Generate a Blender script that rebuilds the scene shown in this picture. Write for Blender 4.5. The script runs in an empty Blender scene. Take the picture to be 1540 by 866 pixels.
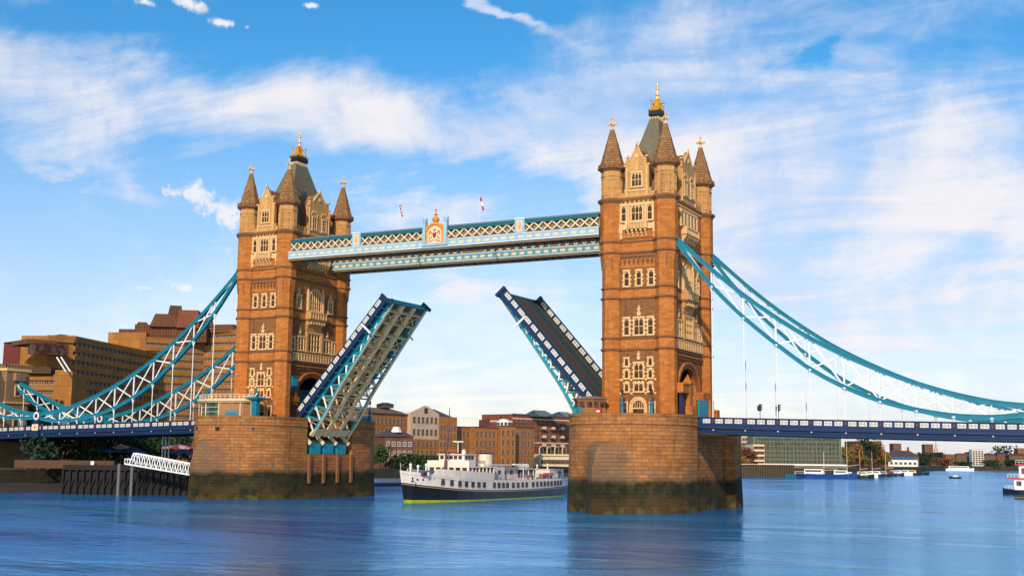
import bpy, bmesh, math, random
from math import sin, cos, pi, sqrt, radians, atan2
random.seed(7)
C = bpy.context.scene.collection
scn = bpy.context.scene

# ------------------------------------------------------------------ camera
CAM = (119.513, -207.014, 8.75)
FW = (-0.4593266, 0.87771267, 0.1365267)
RT = (0.88669631, 0.46220352, 0.01172892)
UP = (0.0528085, -0.12644512, 0.99056696)
FPX = 1837.67
from mathutils import Matrix, Vector
cd = bpy.data.cameras.new('camera'); cam = bpy.data.objects.new('camera', cd); C.objects.link(cam)
M = Matrix(((RT[0], UP[0], -FW[0], CAM[0]), (RT[1], UP[1], -FW[1], CAM[1]), (RT[2], UP[2], -FW[2], CAM[2]), (0, 0, 0, 1)))
cam.matrix_world = M
cd.sensor_width = 36.0; cd.lens = 36.0 * FPX / 1540.0
cd.clip_start = 0.5; cd.clip_end = 12000
scn.camera = cam

def ray(px, py):
    a = (px - 770) / FPX; b = (py - 433) / FPX
    return [FW[i] + RT[i]*a - UP[i]*b for i in range(3)]
def spot(px, dist, py=690):
    """ground position seen in column px at a horizontal distance dist from the camera"""
    d = ray(px, py); h = math.hypot(d[0], d[1]); t = dist / h
    return (CAM[0] + d[0]*t, CAM[1] + d[1]*t)
def zat(px, py, dist):
    d = ray(px, py); h = math.hypot(d[0], d[1])
    return CAM[2] + d[2] * dist / h
def azel(px, py):
    d = ray(px, py); n = sqrt(sum(c*c for c in d))
    return atan2(d[0], d[1]), math.asin(d[2] / n)

# ------------------------------------------------------------------ light and exposure
SUN_EL = radians(27); SUN_AZ = radians(180 - 17)     # compass angle from +Y, clockwise: behind the camera, to its left
w = bpy.data.worlds.new("World"); scn.world = w; w.use_nodes = True
scn.view_settings.view_transform = 'Standard'; scn.view_settings.look = 'None'
scn.view_settings.exposure = 0.2; scn.view_settings.gamma = 1.0; scn.view_settings.use_curve_mapping = False
sd = bpy.data.lights.new('sun', 'SUN'); sd.energy = 3.4; sd.angle = radians(1.5); sd.color = (1.0, 0.86, 0.68)
so = bpy.data.objects.new('sun', sd); C.objects.link(so)
sdir = Vector((sin(SUN_AZ)*cos(SUN_EL), cos(SUN_AZ)*cos(SUN_EL), sin(SUN_EL)))
so.rotation_euler = sdir.to_track_quat('Z', 'Y').to_euler(); so.location = sdir * 300

class NT:
    def __init__(s, tree): s.t = tree; s.n = tree.nodes; s.l = tree.links
    def node(s, typ, **kw):
        n = s.n.new(typ)
        for k, v in kw.items(): setattr(n, k, v)
        return n
    def link(s, a, b): s.l.new(a, b)
    def put(s, sock, v):
        if hasattr(v, 'links'): s.l.new(v, sock)
        else: sock.default_value = v
    def m(s, op, a, b=0.0, c=0.0, clamp=False):
        n = s.n.new('ShaderNodeMath'); n.operation = op; n.use_clamp = clamp
        s.put(n.inputs[0], a); s.put(n.inputs[1], b); s.put(n.inputs[2], c)
        return n.outputs[0]
    def mix(s, f, a, b, mode='MIX'):
        n = s.n.new('ShaderNodeMix'); n.data_type = 'RGBA'; n.blend_type = mode
        s.put(n.inputs[0], f); s.put(n.inputs[6], a); s.put(n.inputs[7], b)
        return n.outputs[2]
    def ramp(s, v, a, b, lo=0.0, hi=1.0, smooth=True):
        n = s.n.new('ShaderNodeMapRange'); n.interpolation_type = 'SMOOTHSTEP' if smooth else 'LINEAR'
        s.put(n.inputs[0], v); n.inputs[1].default_value = a; n.inputs[2].default_value = b
        n.inputs[3].default_value = lo; n.inputs[4].default_value = hi
        return n.outputs[0]
    def noise(s, vec, scale, detail=4, rough=0.55, dist=0.0, dims='3D'):
        n = s.n.new('ShaderNodeTexNoise'); n.noise_dimensions = dims
        if vec is not None: s.put(n.inputs['Vector'], vec)
        n.inputs['Scale'].default_value = scale; n.inputs['Detail'].default_value = detail
        n.inputs['Roughness'].default_value = rough; n.inputs['Distortion'].default_value = dist
        return n.outputs[0]

def build_world():
    t = NT(w.node_tree); t.n.clear()
    out = t.node('ShaderNodeOutputWorld'); bg = t.node('ShaderNodeBackground')
    sky = t.node('ShaderNodeTexSky'); sky.sky_type = 'NISHITA'; sky.sun_disc = False
    sky.sun_elevation = SUN_EL; sky.sun_rotation = SUN_AZ; sky.altitude = 50
    sky.air_density = 1.0; sky.dust_density = 0.6; sky.ozone_density = 2.0
    hs = t.node('ShaderNodeHueSaturation'); hs.inputs['Saturation'].default_value = SKY_SAT; hs.inputs['Value'].default_value = SKY_VAL
    hs.inputs['Hue'].default_value = SKY_HUE
    t.link(sky.outputs[0], hs.inputs['Color'])
    geo = t.node('ShaderNodeTexCoord'); D = geo.outputs['Generated']
    sp = t.node('ShaderNodeSeparateXYZ'); t.link(D, sp.inputs[0]); X, Y, Z = sp.outputs
    az = t.m('ARCTAN2', X, Y); el = t.m('ARCSINE', Z)
    # cloud plane: wisps stretch towards the horizon as high cloud does
    den = t.m('ADD', t.m('MAXIMUM', Z, 0.0), 0.16)
    cv = t.node('ShaderNodeCombineXYZ'); t.link(t.m('DIVIDE', X, den), cv.inputs[0]); t.link(t.m('DIVIDE', Y, den), cv.inputs[1])
    mp = t.node('ShaderNodeMapping'); t.link(cv.outputs[0], mp.inputs[0])
    mp.inputs['Rotation'].default_value = (0, 0, radians(38)); mp.inputs['Scale'].default_value = (1.0, 1.8, 1.0)
    n1 = t.noise(mp.outputs[0], 1.3, 9, 0.62, 1.1)
    n2 = t.noise(D, 9.0, 8, 0.62, 0.35)
    n3 = t.noise(D, 34.0, 6, 0.6, 0.3)
    # warp the placed cloud banks so that no edge is a clean curve
    wv = t.noise(D, 7.0, 6, 0.6); wv2 = t.noise(mp.outputs[0], 2.1, 6, 0.6)
    azw = t.m('ADD', az, t.m('MULTIPLY', t.m('SUBTRACT', wv, 0.5), 0.16))
    elw = t.m('ADD', el, t.m('MULTIPLY', t.m('SUBTRACT', wv2, 0.5), 0.085))
    total = None; ctot = None
    for (px, py, rx, ry, ang, amp, crisp) in CLOUDS:
        a0, e0 = azel(px, py); sc = 1 / FPX
        ux = az if crisp else azw; uy = el if crisp else elw
        if crisp:
            pass
        dx = t.m('SUBTRACT', ux, a0); dy = t.m('SUBTRACT', uy, e0)
        ca, sa = cos(radians(ang)), sin(radians(ang))
        p = t.m('ADD', t.m('MULTIPLY', dx, ca/(rx*sc)), t.m('MULTIPLY', dy, sa/(rx*sc)))
        q = t.m('ADD', t.m('MULTIPLY', dx, -sa/(ry*sc)), t.m('MULTIPLY', dy, ca/(ry*sc)))
        r2 = t.m('ADD', t.m('MULTIPLY', p, p), t.m('MULTIPLY', q, q))
        g = t.m('MULTIPLY', t.m('EXPONENT', t.m('MULTIPLY', r2, -1.0)), amp)
        if crisp: ctot = g if ctot is None else t.m('ADD', ctot, g)
        else: total = g if total is None else t.m('ADD', total, g)
    f = t.m('ADD', t.m('MULTIPLY', n1, 1.35), t.m('MULTIPLY', n2, 1.05))
    f = t.m('ADD', f, t.m('MULTIPLY', n3, 0.16))
    f = t.m('ADD', t.m('SUBTRACT', f, 1.27), total)
    dens = t.ramp(f, -0.16, 0.72, 0.0, 0.93)
    hz = t.ramp(el, 0.0, 0.30, 0.66, 0.0, smooth=False)
    dens = t.m('MAXIMUM', dens, hz)
    cn = t.m('ADD', t.m('MULTIPLY', t.noise(D, 26.0, 8, 0.62, 0.6), 0.55), t.m('MULTIPLY', t.noise(D, 95.0, 6, 0.62, 0.8), 0.45))
    puff = t.ramp(t.m('ADD', ctot, t.m('MULTIPLY', t.m('SUBTRACT', cn, 0.5), 5.0)), 0.30, 1.25, 0.0, 0.92)
    puff = t.m('MULTIPLY', puff, t.ramp(ctot, 0.08, 0.3))
    dens = t.m('MAXIMUM', dens, puff)
    tint = t.mix(t.ramp(t.m('ADD', n2, t.m('MULTIPLY', t.m('SUBTRACT', n1, 0.5), 0.8)), 0.34, 0.68), (0.70, 0.79, 1.0, 1), (1.02, 0.975, 0.98, 1))
    tint = t.mix(puff, tint, (1.02, 0.99, 1.0, 1))
    cl = t.mix(1.0, tint, (CLOUD_V, CLOUD_V, CLOUD_V, 1), 'MULTIPLY')
    sk = t.mix(1.0, hs.outputs[0], t.mix(t.ramp(el, 0.05, 0.36), SKY_LOW, SKY_HIGH), 'MULTIPLY')
    col = t.mix(dens, sk, cl)
    t.link(col, bg.inputs[0]); bg.inputs[1].default_value = 0.11
    t.link(bg.outputs[0], out.inputs[0])
SKY_SAT, SKY_VAL, SKY_HUE, CLOUD_V = 1.3, 1.15, 0.5, 7.4
SKY_LOW, SKY_HIGH = (1.06, 0.93, 1.02, 1), (0.55, 1.0, 1.08, 1)
# px, py (where the bank stands in the sky), radii, tilt, amount, crisp edge
CLOUDS = [
 (190,130,330,58,-9,.38,0), (600,178,230,40,-3,.26,0), (60,215,200,50,0,.26,0), (560,60,420,60,0,-.34,0), (120,30,200,34,0,-.34,0),
 (1150,200,330,180,-20,.22,0), (1430,250,250,260,0,.34,0), (860,185,130,60,-28,.42,0), (1000,70,200,60,20,.20,0),
 (740,18,110,10,-17,1.0,0), (318,300,58,26,-14,1.0,1), (262,285,22,15,10,.8,1), (352,330,34,20,-20,.9,1), (980,140,210,90,-22,.26,0), (1270,420,260,150,0,.26,0), (1060,330,160,110,-28,.28,0), (690,190,220,50,-14,.26,0), (337,35,19,6,0,1.2,1), (280,6,24,9,-10,1.3,1), (217,4,18,6,-6,1.2,1), (372,41,7,4,0,1.0,1), (467,9,11,4,0,1.0,1),
 (280,433,25,9,-8,1.2,1), (215,433,16,5,0,1.0,1), (230,300,160,24,-22,.32,0), (90,268,40,9,-8,.45,0), (560,330,140,60,0,.22,0), (700,425,90,30,-10,.40,0), (1200,90,45,14,25,-.45,0),
 (640,262,170,34,0,-.22,0), (110,400,240,50,0,-.20,0), (820,300,70,34,0,-.36,0), (1330,400,110,90,0,-.22,0), (1290,480,260,70,0,.22,0), (1388,349,20,5,-8,.5,1), (830,10,130,30,0,-.3,0), (1160,330,40,30,0,-.1,0), (518,55,14,24,10,.28,0)]
build_world()

# ------------------------------------------------------------------ materials
MATS = {}
def base_mat(name):
    m = bpy.data.materials.new(name); m.use_nodes = True; t = NT(m.node_tree)
    b = t.n['Principled BSDF']; MATS[name] = m
    return m, t, b
def plain(name, col, rough=0.6, var=0.18, scale=0.6, metal=0.0, bump=0.0, streak=0.0, spec=0.4):
    m, t, b = base_mat(name)
    tc = t.node('ShaderNodeTexCoord').outputs['Object']
    n = t.noise(tc, scale, 5, 0.6); n2 = t.noise(tc, scale*9, 3, 0.6)
    k = t.m('ADD', t.m('MULTIPLY', t.m('SUBTRACT', n, 0.5), 2*var), t.m('MULTIPLY', t.m('SUBTRACT', n2, 0.5), var))
    if streak:
        mp = t.node('ShaderNodeMapping'); t.link(tc, mp.inputs[0]); mp.inputs['Scale'].default_value = (1.3, 1.3, 0.08)
        ns = t.noise(mp.outputs[0], 1.0, 5, 0.65)
        k = t.m('ADD', k, t.m('MULTIPLY', t.m('SUBTRACT', ns, 0.55), streak))
    v = t.m('ADD', k, 1.0)
    hs = t.node('ShaderNodeHueSaturation'); hs.inputs['Color'].default_value = (*col, 1); t.link(v, hs.inputs['Value'])
    t.link(hs.outputs[0], b.inputs['Base Color'])
    b.inputs['Roughness'].default_value = rough; b.inputs['Metallic'].default_value = metal
    b.inputs['Specular IOR Level'].default_value = spec
    if bump:
        bp = t.node('ShaderNodeBump'); bp.inputs['Strength'].default_value = bump; bp.inputs['Distance'].default_value = 0.1
        t.link(n2, bp.inputs['Height']); t.link(bp.outputs[0], b.inputs['Normal'])
    return m
def stone(name, c1, c2, mortar, bw=1.1, bh=0.45, msize=0.022, stain=0.35, tide=False, bump=0.35, streak=0.3, soot=0.0):
    m, t, b = base_mat(name)
    uv = t.node('ShaderNodeTexCoord'); U = uv.outputs['UV']; O = uv.outputs['Object']
    br = t.node('ShaderNodeTexBrick'); t.link(U, br.inputs['Vector']); br.inputs['Scale'].default_value = 1.0
    br.inputs['Color1'].default_value = (*c1, 1); br.inputs['Color2'].default_value = (*c2, 1); br.inputs['Mortar'].default_value = (*mortar, 1)
    br.inputs['Brick Width'].default_value = bw; br.inputs['Row Height'].default_value = bh
    br.inputs['Mortar Size'].default_value = msize; br.inputs['Mortar Smooth'].default_value = 0.3; br.inputs['Bias'].default_value = 0.0
    n = t.noise(O, 0.22, 6, 0.62); n2 = t.noise(O, 1.7, 5, 0.6)
    mp = t.node('ShaderNodeMapping'); t.link(O, mp.inputs[0]); mp.inputs['Scale'].default_value = (1.1, 1.1, 0.07)
    ns = t.noise(mp.outputs[0], 1.0, 6, 0.65)
    k = t.m('ADD', 1.0, t.m('MULTIPLY', t.m('SUBTRACT', n, 0.5), 2*stain))
    k = t.m('ADD', k, t.m('MULTIPLY', t.m('SUBTRACT', n2, 0.5), stain))
    k = t.m('ADD', k, t.m('MULTIPLY', t.m('SUBTRACT', ns, 0.55), streak))
    hs = t.node('ShaderNodeHueSaturation'); t.link(br.outputs['Color'], hs.inputs['Color']); t.link(k, hs.inputs['Value'])
    col = hs.outputs[0]
    rough = 0.88
    if soot:
        st_ = t.m('MULTIPLY', t.ramp(t.m('ADD', t.m('MULTIPLY', ns, 0.6), t.m('MULTIPLY', n, 0.5)), 0.52, 0.72), soot)
        col = t.mix(st_, col, (mortar[0]*0.42, mortar[1]*0.50, mortar[2]*0.62, 1))
        pl = t.m('MULTIPLY', t.ramp(n2, 0.60, 0.78), 0.35)
        col = t.mix(pl, col, (min(1, c1[0]*1.25), c1[1]*1.45, c1[2]*1.7, 1))
    if tide:
        sp = t.node('ShaderNodeSeparateXYZ'); t.link(O, sp.inputs[0]); z = sp.outputs[2]
        na = t.noise(O, 0.17, 5, 0.6); nb = t.noise(O, 0.5, 5, 0.7)
        zz = t.m('ADD', z, t.m('MULTIPLY', t.m('SUBTRACT', na, 0.5), 2.0))
        zz = t.m('ADD', zz, t.m('MULTIPLY', t.m('SUBTRACT', nb, 0.5), 0.9))
        damp = t.ramp(zz, 9.5, 5.6, 0.0, 1.0)
        grim = t.m('MULTIPLY', damp, t.ramp(nb, 0.42, 0.62, 0.0, 0.5))
        col = t.mix(grim, col, (0.085, 0.05, 0.035, 1))
        alg = t.ramp(zz, 6.0, 4.6)
        acol = t.mix(t.ramp(nb, 0.4, 0.66), (0.016, 0.016, 0.005, 1), (0.05, 0.036, 0.010, 1))
        alg2 = t.m('MULTIPLY', t.ramp(zz, 3.4, 1.9), t.ramp(na, 0.40, 0.56))
        acol = t.mix(t.m('MULTIPLY', alg2, 0.8), acol, (0.075, 0.036, 0.010, 1))
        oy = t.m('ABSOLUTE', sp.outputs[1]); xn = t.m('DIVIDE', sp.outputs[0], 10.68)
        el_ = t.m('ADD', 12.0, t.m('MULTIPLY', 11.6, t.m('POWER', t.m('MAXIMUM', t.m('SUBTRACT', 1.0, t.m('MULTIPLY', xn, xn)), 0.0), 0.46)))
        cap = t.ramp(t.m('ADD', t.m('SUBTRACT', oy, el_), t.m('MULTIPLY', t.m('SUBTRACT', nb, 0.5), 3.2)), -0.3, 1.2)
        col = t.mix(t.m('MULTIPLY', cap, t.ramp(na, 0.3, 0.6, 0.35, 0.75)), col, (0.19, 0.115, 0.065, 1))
        foot = t.m('MULTIPLY', t.ramp(z, 1.3, 0.6), t.ramp(nb, 0.42, 0.66))
        acol = t.mix(foot, acol, (0.11, 0.075, 0.012, 1))
        col = t.mix(alg, col, acol)
    t.link(col, b.inputs['Base Color']); b.inputs['Roughness'].default_value = rough
    b.inputs['Specular IOR Level'].default_value = 0.25
    bp = t.node('ShaderNodeBump'); bp.inputs['Strength'].default_value = bump; bp.inputs['Distance'].default_value = 0.08
    hgt = t.m('ADD', t.m('MULTIPLY', br.outputs['Fac'], -0.8), t.m('MULTIPLY', n2, 0.9))
    t.link(hgt, bp.inputs['Height']); t.link(bp.outputs[0], b.inputs['Normal'])
    return m
def leafmat(name, c1, c2):
    m, t, b = base_mat(name)
    tc = t.node('ShaderNodeTexCoord').outputs['Object']
    n = t.noise(tc, 0.7, 3, 0.6)
    t.link(t.mix(t.ramp(n, 0.35, 0.65), (*c1, 1), (*c2, 1)), b.inputs['Base Color'])
    b.inputs['Roughness'].default_value = 0.7; b.inputs['Specular IOR Level'].default_value = 0.2
    return m

ORANGE = stone('tower_stone', (0.58,0.190,0.036), (0.40,0.124,0.024), (0.34,0.104,0.022), 1.15, 0.44, 0.02, 0.36, streak=0.55, soot=0.5)
BROWN = stone('rough_stone', (0.33,0.135,0.045), (0.22,0.086,0.028), (0.15,0.055,0.02), 0.55, 0.24, 0.03, 0.40, streak=0.5, soot=0.6)
CREAM = stone('carved_stone', (0.64,0.32,0.10), (0.54,0.26,0.08), (0.38,0.17,0.055), 0.9, 0.4, 0.014, 0.36, streak=0.5, soot=0.7)
TRIM = plain('pale_stone', (0.72,0.43,0.18), 0.8, 0.3, 1.2, streak=0.4)
DARKSTONE = plain('weathered_stone', (0.22,0.085,0.030), 0.9, 0.3, 1.0)
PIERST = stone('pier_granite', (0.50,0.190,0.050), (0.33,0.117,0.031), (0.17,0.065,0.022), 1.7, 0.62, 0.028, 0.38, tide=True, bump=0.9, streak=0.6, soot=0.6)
CONE = stone('spire_stone', (0.40,0.20,0.07), (0.27,0.13,0.045), (0.13,0.06,0.024), 0.7, 0.5, 0.05, 0.3, bump=0.8)
SLATE = stone('roof_slate', (0.21,0.17,0.10), (0.155,0.128,0.078), (0.09,0.072,0.036), 0.35, 0.28, 0.02, 0.2, bump=0.4)
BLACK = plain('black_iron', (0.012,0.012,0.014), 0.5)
GOLD = plain('gilding', (0.78,0.38,0.02), 0.35, 0.3, 2.0, metal=0.5)
TEAL = plain('teal_paint', (0.004,0.15,0.215), 0.5, 0.3, 0.5, streak=0.5)
TEALL = plain('light_teal_paint', (0.002,0.24,0.31), 0.5, 0.28, 0.5, streak=0.4)
TEALD = plain('dark_teal_paint', (0.008,0.105,0.115), 0.5, 0.2, 0.5)
BLUE = plain('blue_paint', (0.003,0.022,0.080), 0.5, 0.3, 0.4, streak=0.4)
NAVY = plain('navy_paint', (0.006,0.016,0.055), 0.5)  # deep navy for girder recesses, panel lozenges, boat hulls and clothes
SKYBG = plain('turquoise_cornice_paint', (0.10,0.30,0.33), 0.55, 0.3, 0.8, streak=0.6)
SKYB = plain('pale_blue_paint', (0.29,0.46,0.54), 0.55, 0.3, 0.8, streak=0.6)
WHITE = plain('white_paint', (0.80,0.76,0.70), 0.5, 0.12, 0.7, streak=0.2)
IVORY = plain('ivory_paint', (0.78,0.56,0.34), 0.55, 0.14, 1.0)
PANW = plain('pierced_panel_paint', (0.68,0.60,0.48), 0.55, 0.3, 1.5, streak=0.4)
PEACH = plain('peach_paint', (0.80,0.50,0.30), 0.6, 0.2, 1.5)
RED = plain('red_paint', (0.50,0.02,0.015), 0.45)
DKRED = plain('dark_red_paint', (0.22,0.012,0.03), 0.5)
ORNG = plain('orange_gilding', (0.70,0.26,0.03), 0.45)
TANP = plain('tan_steel', (0.80,0.54,0.26), 0.6, 0.22, 0.7, streak=0.3)
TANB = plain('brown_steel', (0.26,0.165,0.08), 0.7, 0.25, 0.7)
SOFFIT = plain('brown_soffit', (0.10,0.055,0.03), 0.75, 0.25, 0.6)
ROADM = plain('road_surface', (0.038,0.042,0.036), 0.85, 0.25, 0.7)
ROADR = plain('red_brown_road', (0.085,0.035,0.028), 0.85, 0.25, 0.7)
GREYR = plain('grey_roof_felt', (0.17,0.18,0.19), 0.7, 0.2, 0.7)
def glassm(name, col, rough=0.12):
    m, t, b = base_mat(name)
    tc = t.node('ShaderNodeTexCoord').outputs['Object']
    n = t.noise(tc, 0.9, 2, 0.5)
    t.link(t.mix(t.ramp(n, 0.42, 0.6), (*col, 1), (col[0]*2.4+0.01, col[1]*2.2+0.008, col[2]*2.0+0.006, 1)), b.inputs['Base Color'])
    b.inputs['Roughness'].default_value = rough; b.inputs['Specular IOR Level'].default_value = 0.22
    return m
GLASS = glassm('window_glass', (0.045,0.020,0.012), 0.35)
GLASSG = glassm('green_glass', (0.02,0.05,0.045), 0.15)
GLASSGR = glassm('green_curtain_glass', (0.018,0.045,0.035), 0.2)

# ------------------------------------------------------------------ mesh builder
class MB:
    def __init__(s, mats, off=(0,0,0)):
        s.v = []; s.f = []; s.uv = []; s.mi = []; s.cur = 0
        s.mats = mats if isinstance(mats, (list, tuple)) else [mats]; s.off = off
    def slot(s, m):
        s.cur = s.mats.index(m) if m in s.mats else (s.mats.append(m) or len(s.mats)-1)
        return s
    def add(s, verts): 
        k = len(s.v); o = s.off
        s.v += [(a[0]+o[0], a[1]+o[1], a[2]+o[2]) for a in verts]; return k
    def face(s, idx, uv=None):
        s.f.append(tuple(idx)); s.mi.append(s.cur)
        if uv is None:
            p = [s.v[i] for i in idx]
            uv = [(q[0]+q[1]*0.5, q[2]+q[1]*0.3) for q in p]
        s.uv.append(uv)
    def loft(s, rings, closed=True, cap0=True, cap1=True):
        """rings: lists of (x,y,z), same length; UV = running perimeter x running height"""
        n = len(rings[0]); ks = [s.add(r) for r in rings]
        r0 = rings[max(range(len(rings)), key=lambda i: sum(math.dist(rings[i][j], rings[i][(j+1) % n]) for j in range(n)))]
        per = [0.0]
        for j in range(n): per.append(per[-1] + math.dist(r0[j], r0[(j+1) % n]))
        hs = [0.0]
        for i in range(len(rings)-1): hs.append(hs[-1] + math.dist(rings[i][0], rings[i+1][0]))
        z0 = rings[0][0][2]
        for i in range(len(rings)-1):
            for j in range(n if closed else n-1):
                j2 = (j+1) % n
                s.face((ks[i]+j, ks[i]+j2, ks[i+1]+j2, ks[i+1]+j), [(per[j], z0+hs[i]), (per[j+1], z0+hs[i]), (per[j+1], z0+hs[i+1]), (per[j], z0+hs[i+1])])
        if cap0: s.face([ks[0]+j for j in reversed(range(n))], [(rings[0][j][0], rings[0][j][1]) for j in reversed(range(n))])
        if cap1: s.face([ks[-1]+j for j in range(n)], [(rings[-1][j][0], rings[-1][j][1]) for j in range(n)])
        return s
    def prism(s, poly, z0, z1, **k):
        return s.loft([[(x, y, z0) for x, y in poly], [(x, y, z1) for x, y in poly]], **k)
    def box(s, x0, x1, y0, y1, z0, z1):
        return s.prism([(x0,y0),(x1,y0),(x1,y1),(x0,y1)], z0, z1)
    def obox(s, c, ux, hx, hy, z0, z1):
        """box centred on c=(x,y) whose length runs along the direction ux"""
        L = math.hypot(*ux); a = (ux[0]/L, ux[1]/L); b = (-a[1], a[0])
        P = [(c[0]+sx*hx*a[0]+sy*hy*b[0], c[1]+sx*hx*a[1]+sy*hy*b[1]) for sx, sy in ((-1,-1),(1,-1),(1,1),(-1,1))]
        return s.prism(P, z0, z1)
    def bar(s, p0, p1, w, h=None, up=(0,0,1)):
        h = h or w; p0 = Vector(p0); p1 = Vector(p1); d = (p1-p0)
        if d.length < 1e-6: return s
        d.normalize(); u = Vector(up)
        if abs(d.dot(u)) > 0.98: u = Vector((1,0,0)) if abs(d.x) < 0.9 else Vector((0,1,0))
        sd_ = d.cross(u).normalized(); u = sd_.cross(d).normalized()
        r = lambda p: [tuple(p + sd_*(a*w/2) + u*(b*h/2)) for a, b in ((-1,-1),(1,-1),(1,1),(-1,1))]
        return s.loft([r(p0), r(p1)])
    def path(s, pts, w, h, up=(0,0,1), side=(0,1,0)):
        """continuous bar along a polyline lying in a plane whose normal is side"""
        P = [Vector(p) for p in pts]; sdv = Vector(side); rings = []
        for i, p in enumerate(P):
            d = (P[min(i+1, len(P)-1)] - P[max(i-1, 0)]).normalized(); u = sdv.cross(d).normalized()
            hh = h[i] if isinstance(h, (list, tuple)) else h
            rings.append([tuple(p + sdv*(a*w/2) + u*(b*hh/2)) for a, b in ((-1,-1),(1,-1),(1,1),(-1,1))])
        return s.loft(rings)
    def tube(s, p0, p1, r0, r1=None, n=8):
        r1 = r0 if r1 is None else r1; p0 = Vector(p0); p1 = Vector(p1); d = (p1-p0).normalized()
        u = Vector((0,0,1)) if abs(d.z) < 0.95 else Vector((1,0,0)); a = d.cross(u).normalized(); b = d.cross(a)
        r = lambda p, q: [tuple(p + a*(q*cos(2*pi*i/n)) + b*(q*sin(2*pi*i/n))) for i in range(n)]
        return s.loft([r(p0, r0), r(p1, max(r1, 0.002))])
    def lathe(s, c, prof, n=12, ph=0.0, sx=1.0, sy=1.0):
        """prof: list of (radius, z)"""
        return s.loft([[(c[0]+sx*max(r,0.003)*cos(ph+2*pi*i/n), c[1]+sy*max(r,0.003)*sin(ph+2*pi*i/n), z) for i in range(n)] for r, z in prof])
    def plate(s, outline, axis, a0, a1):
        """outline of (h, z) points extruded along axis 'x' or 'y' from a0 to a1"""
        if axis == 'y': R = [[(h, a, z) for h, z in outline] for a in (a0, a1)]
        else: R = [[(a, h, z) for h, z in outline] for a in (a0, a1)]
        return s.loft(R)
    def build(s, name, parent=None, smooth=False):
        me = bpy.data.meshes.new(name); me.from_pydata(s.v, [], s.f)
        for m in s.mats: me.materials.append(m)
        for p, i in zip(me.polygons, s.mi): p.material_index = i; p.use_smooth = smooth
        ul = me.uv_layers.new(name='uv'); k = 0
        flat = [c for f in s.uv for q in f for c in q]
        ul.data.foreach_set('uv', flat)
        bm = bmesh.new(); bm.from_mesh(me); bmesh.ops.recalc_face_normals(bm, faces=bm.faces); bm.to_mesh(me); bm.free()
        me.validate()
        o = bpy.data.objects.new(name, me); C.objects.link(o)
        if parent is not None: o.parent = parent
        return o

def tag(o, label, cat, group=None, kind=None):
    o['label'] = label; o['category'] = cat
    if group: o['group'] = group
    if kind: o['kind'] = kind
    return o
def thing(name, label, cat, loc=(0,0,0), rot=(0,0,0), group=None):
    o = bpy.data.objects.new(name, None); C.objects.link(o); o.location = loc; o.rotation_euler = rot
    o.empty_display_size = 0.5
    return tag(o, label, cat, group)
def struct(o): o['kind'] = 'structure'; return o
def inst(src, parent, loc, rot=(0,0,0), scale=None, name=None):
    c = src.copy(); C.objects.link(c); c.parent = parent; c.location = loc; c.rotation_euler = rot
    if scale: c.scale = scale
    return c
def copy_tree(o, parent=None):
    c = o.copy(); C.objects.link(c)
    if parent is not None: c.parent = parent
    for ch in list(o.children): copy_tree(ch, c)
    return c
# ------------------------------------------------------------------ water and ground
PT = 15.95          # top of the piers above the river
def water_mat():
    m, t, b = base_mat('river_water')
    O = t.node('ShaderNodeTexCoord').outputs['Object']
    mp = t.node('ShaderNodeMapping'); t.link(O, mp.inputs[0]); mp.inputs['Rotation'].default_value = (0,0,radians(28)); mp.inputs['Scale'].default_value = (0.6, 1.0, 1.0)
    mq = t.node('ShaderNodeMapping'); t.link(O, mq.inputs[0]); mq.inputs['Rotation'].default_value = (0,0,radians(-28)); mq.inputs['Scale'].default_value = (0.5, 1.25, 1.0)
    e = t.noise(mp.outputs[0], 3.2, 3, 0.6, 0.4)
    a = t.noise(mp.outputs[0], 1.1, 4, 0.62, 0.5)
    c = t.noise(mp.outputs[0], 0.30, 4, 0.55, 0.6)
    d = t.noise(mq.outputs[0], 0.075, 3, 0.5)
    patch = t.noise(mq.outputs[0], 0.020, 6, 0.66, 1.4)
    amp = t.ramp(patch, 0.40, 0.60, 0.40, 1.45)
    h = t.m('ADD', t.m('MULTIPLY', a, WAVE[0]), t.m('MULTIPLY', c, WAVE[1]))
    h = t.m('ADD', h, t.m('MULTIPLY', e, WAVE[3]))
    h = t.m('MULTIPLY', h, amp)
    h = t.m('ADD', h, t.m('MULTIPLY', d, WAVE[2]))
    bp = t.node('ShaderNodeBump'); bp.inputs['Strength'].default_value = 1.0; bp.inputs['Distance'].default_value = 1.0
    t.link(h, bp.inputs['Height'])
    fr = t.node('ShaderNodeFresnel'); fr.inputs['IOR'].default_value = 1.33; t.link(bp.outputs[0], fr.inputs['Normal'])
    f = t.m('ADD', t.m('MINIMUM', t.m('ADD', t.m('MULTIPLY', fr.outputs[0], 0.8), 0.45), 0.74), 0.0)
    gl = t.node('ShaderNodeBsdfGlossy'); gl.inputs['Color'].default_value = WATERT; t.link(bp.outputs[0], gl.inputs['Normal'])
    t.link(t.ramp(patch, 0.36, 0.62, 0.05, 0.13), gl.inputs['Roughness'])
    df = t.node('ShaderNodeBsdfDiffuse'); t.link(t.mix(t.ramp(t.noise(mq.outputs[0], 0.006, 4, 0.6, 0.8), 0.42, 0.58), WATERC, WATERD), df.inputs['Color'])
    mx = t.node('ShaderNodeMixShader'); t.link(f, mx.inputs[0]); t.link(df.outputs[0], mx.inputs[1]); t.link(gl.outputs[0], mx.inputs[2])
    out = [n for n in t.n if n.type == 'OUTPUT_MATERIAL'][0]; t.link(mx.outputs[0], out.inputs[0]); t.n.remove(b)
    return m
WAVE = (0.080, 0.14, 0.22, 0.050)
WATERT = (0.50, 0.76, 1.0, 1)
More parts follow.
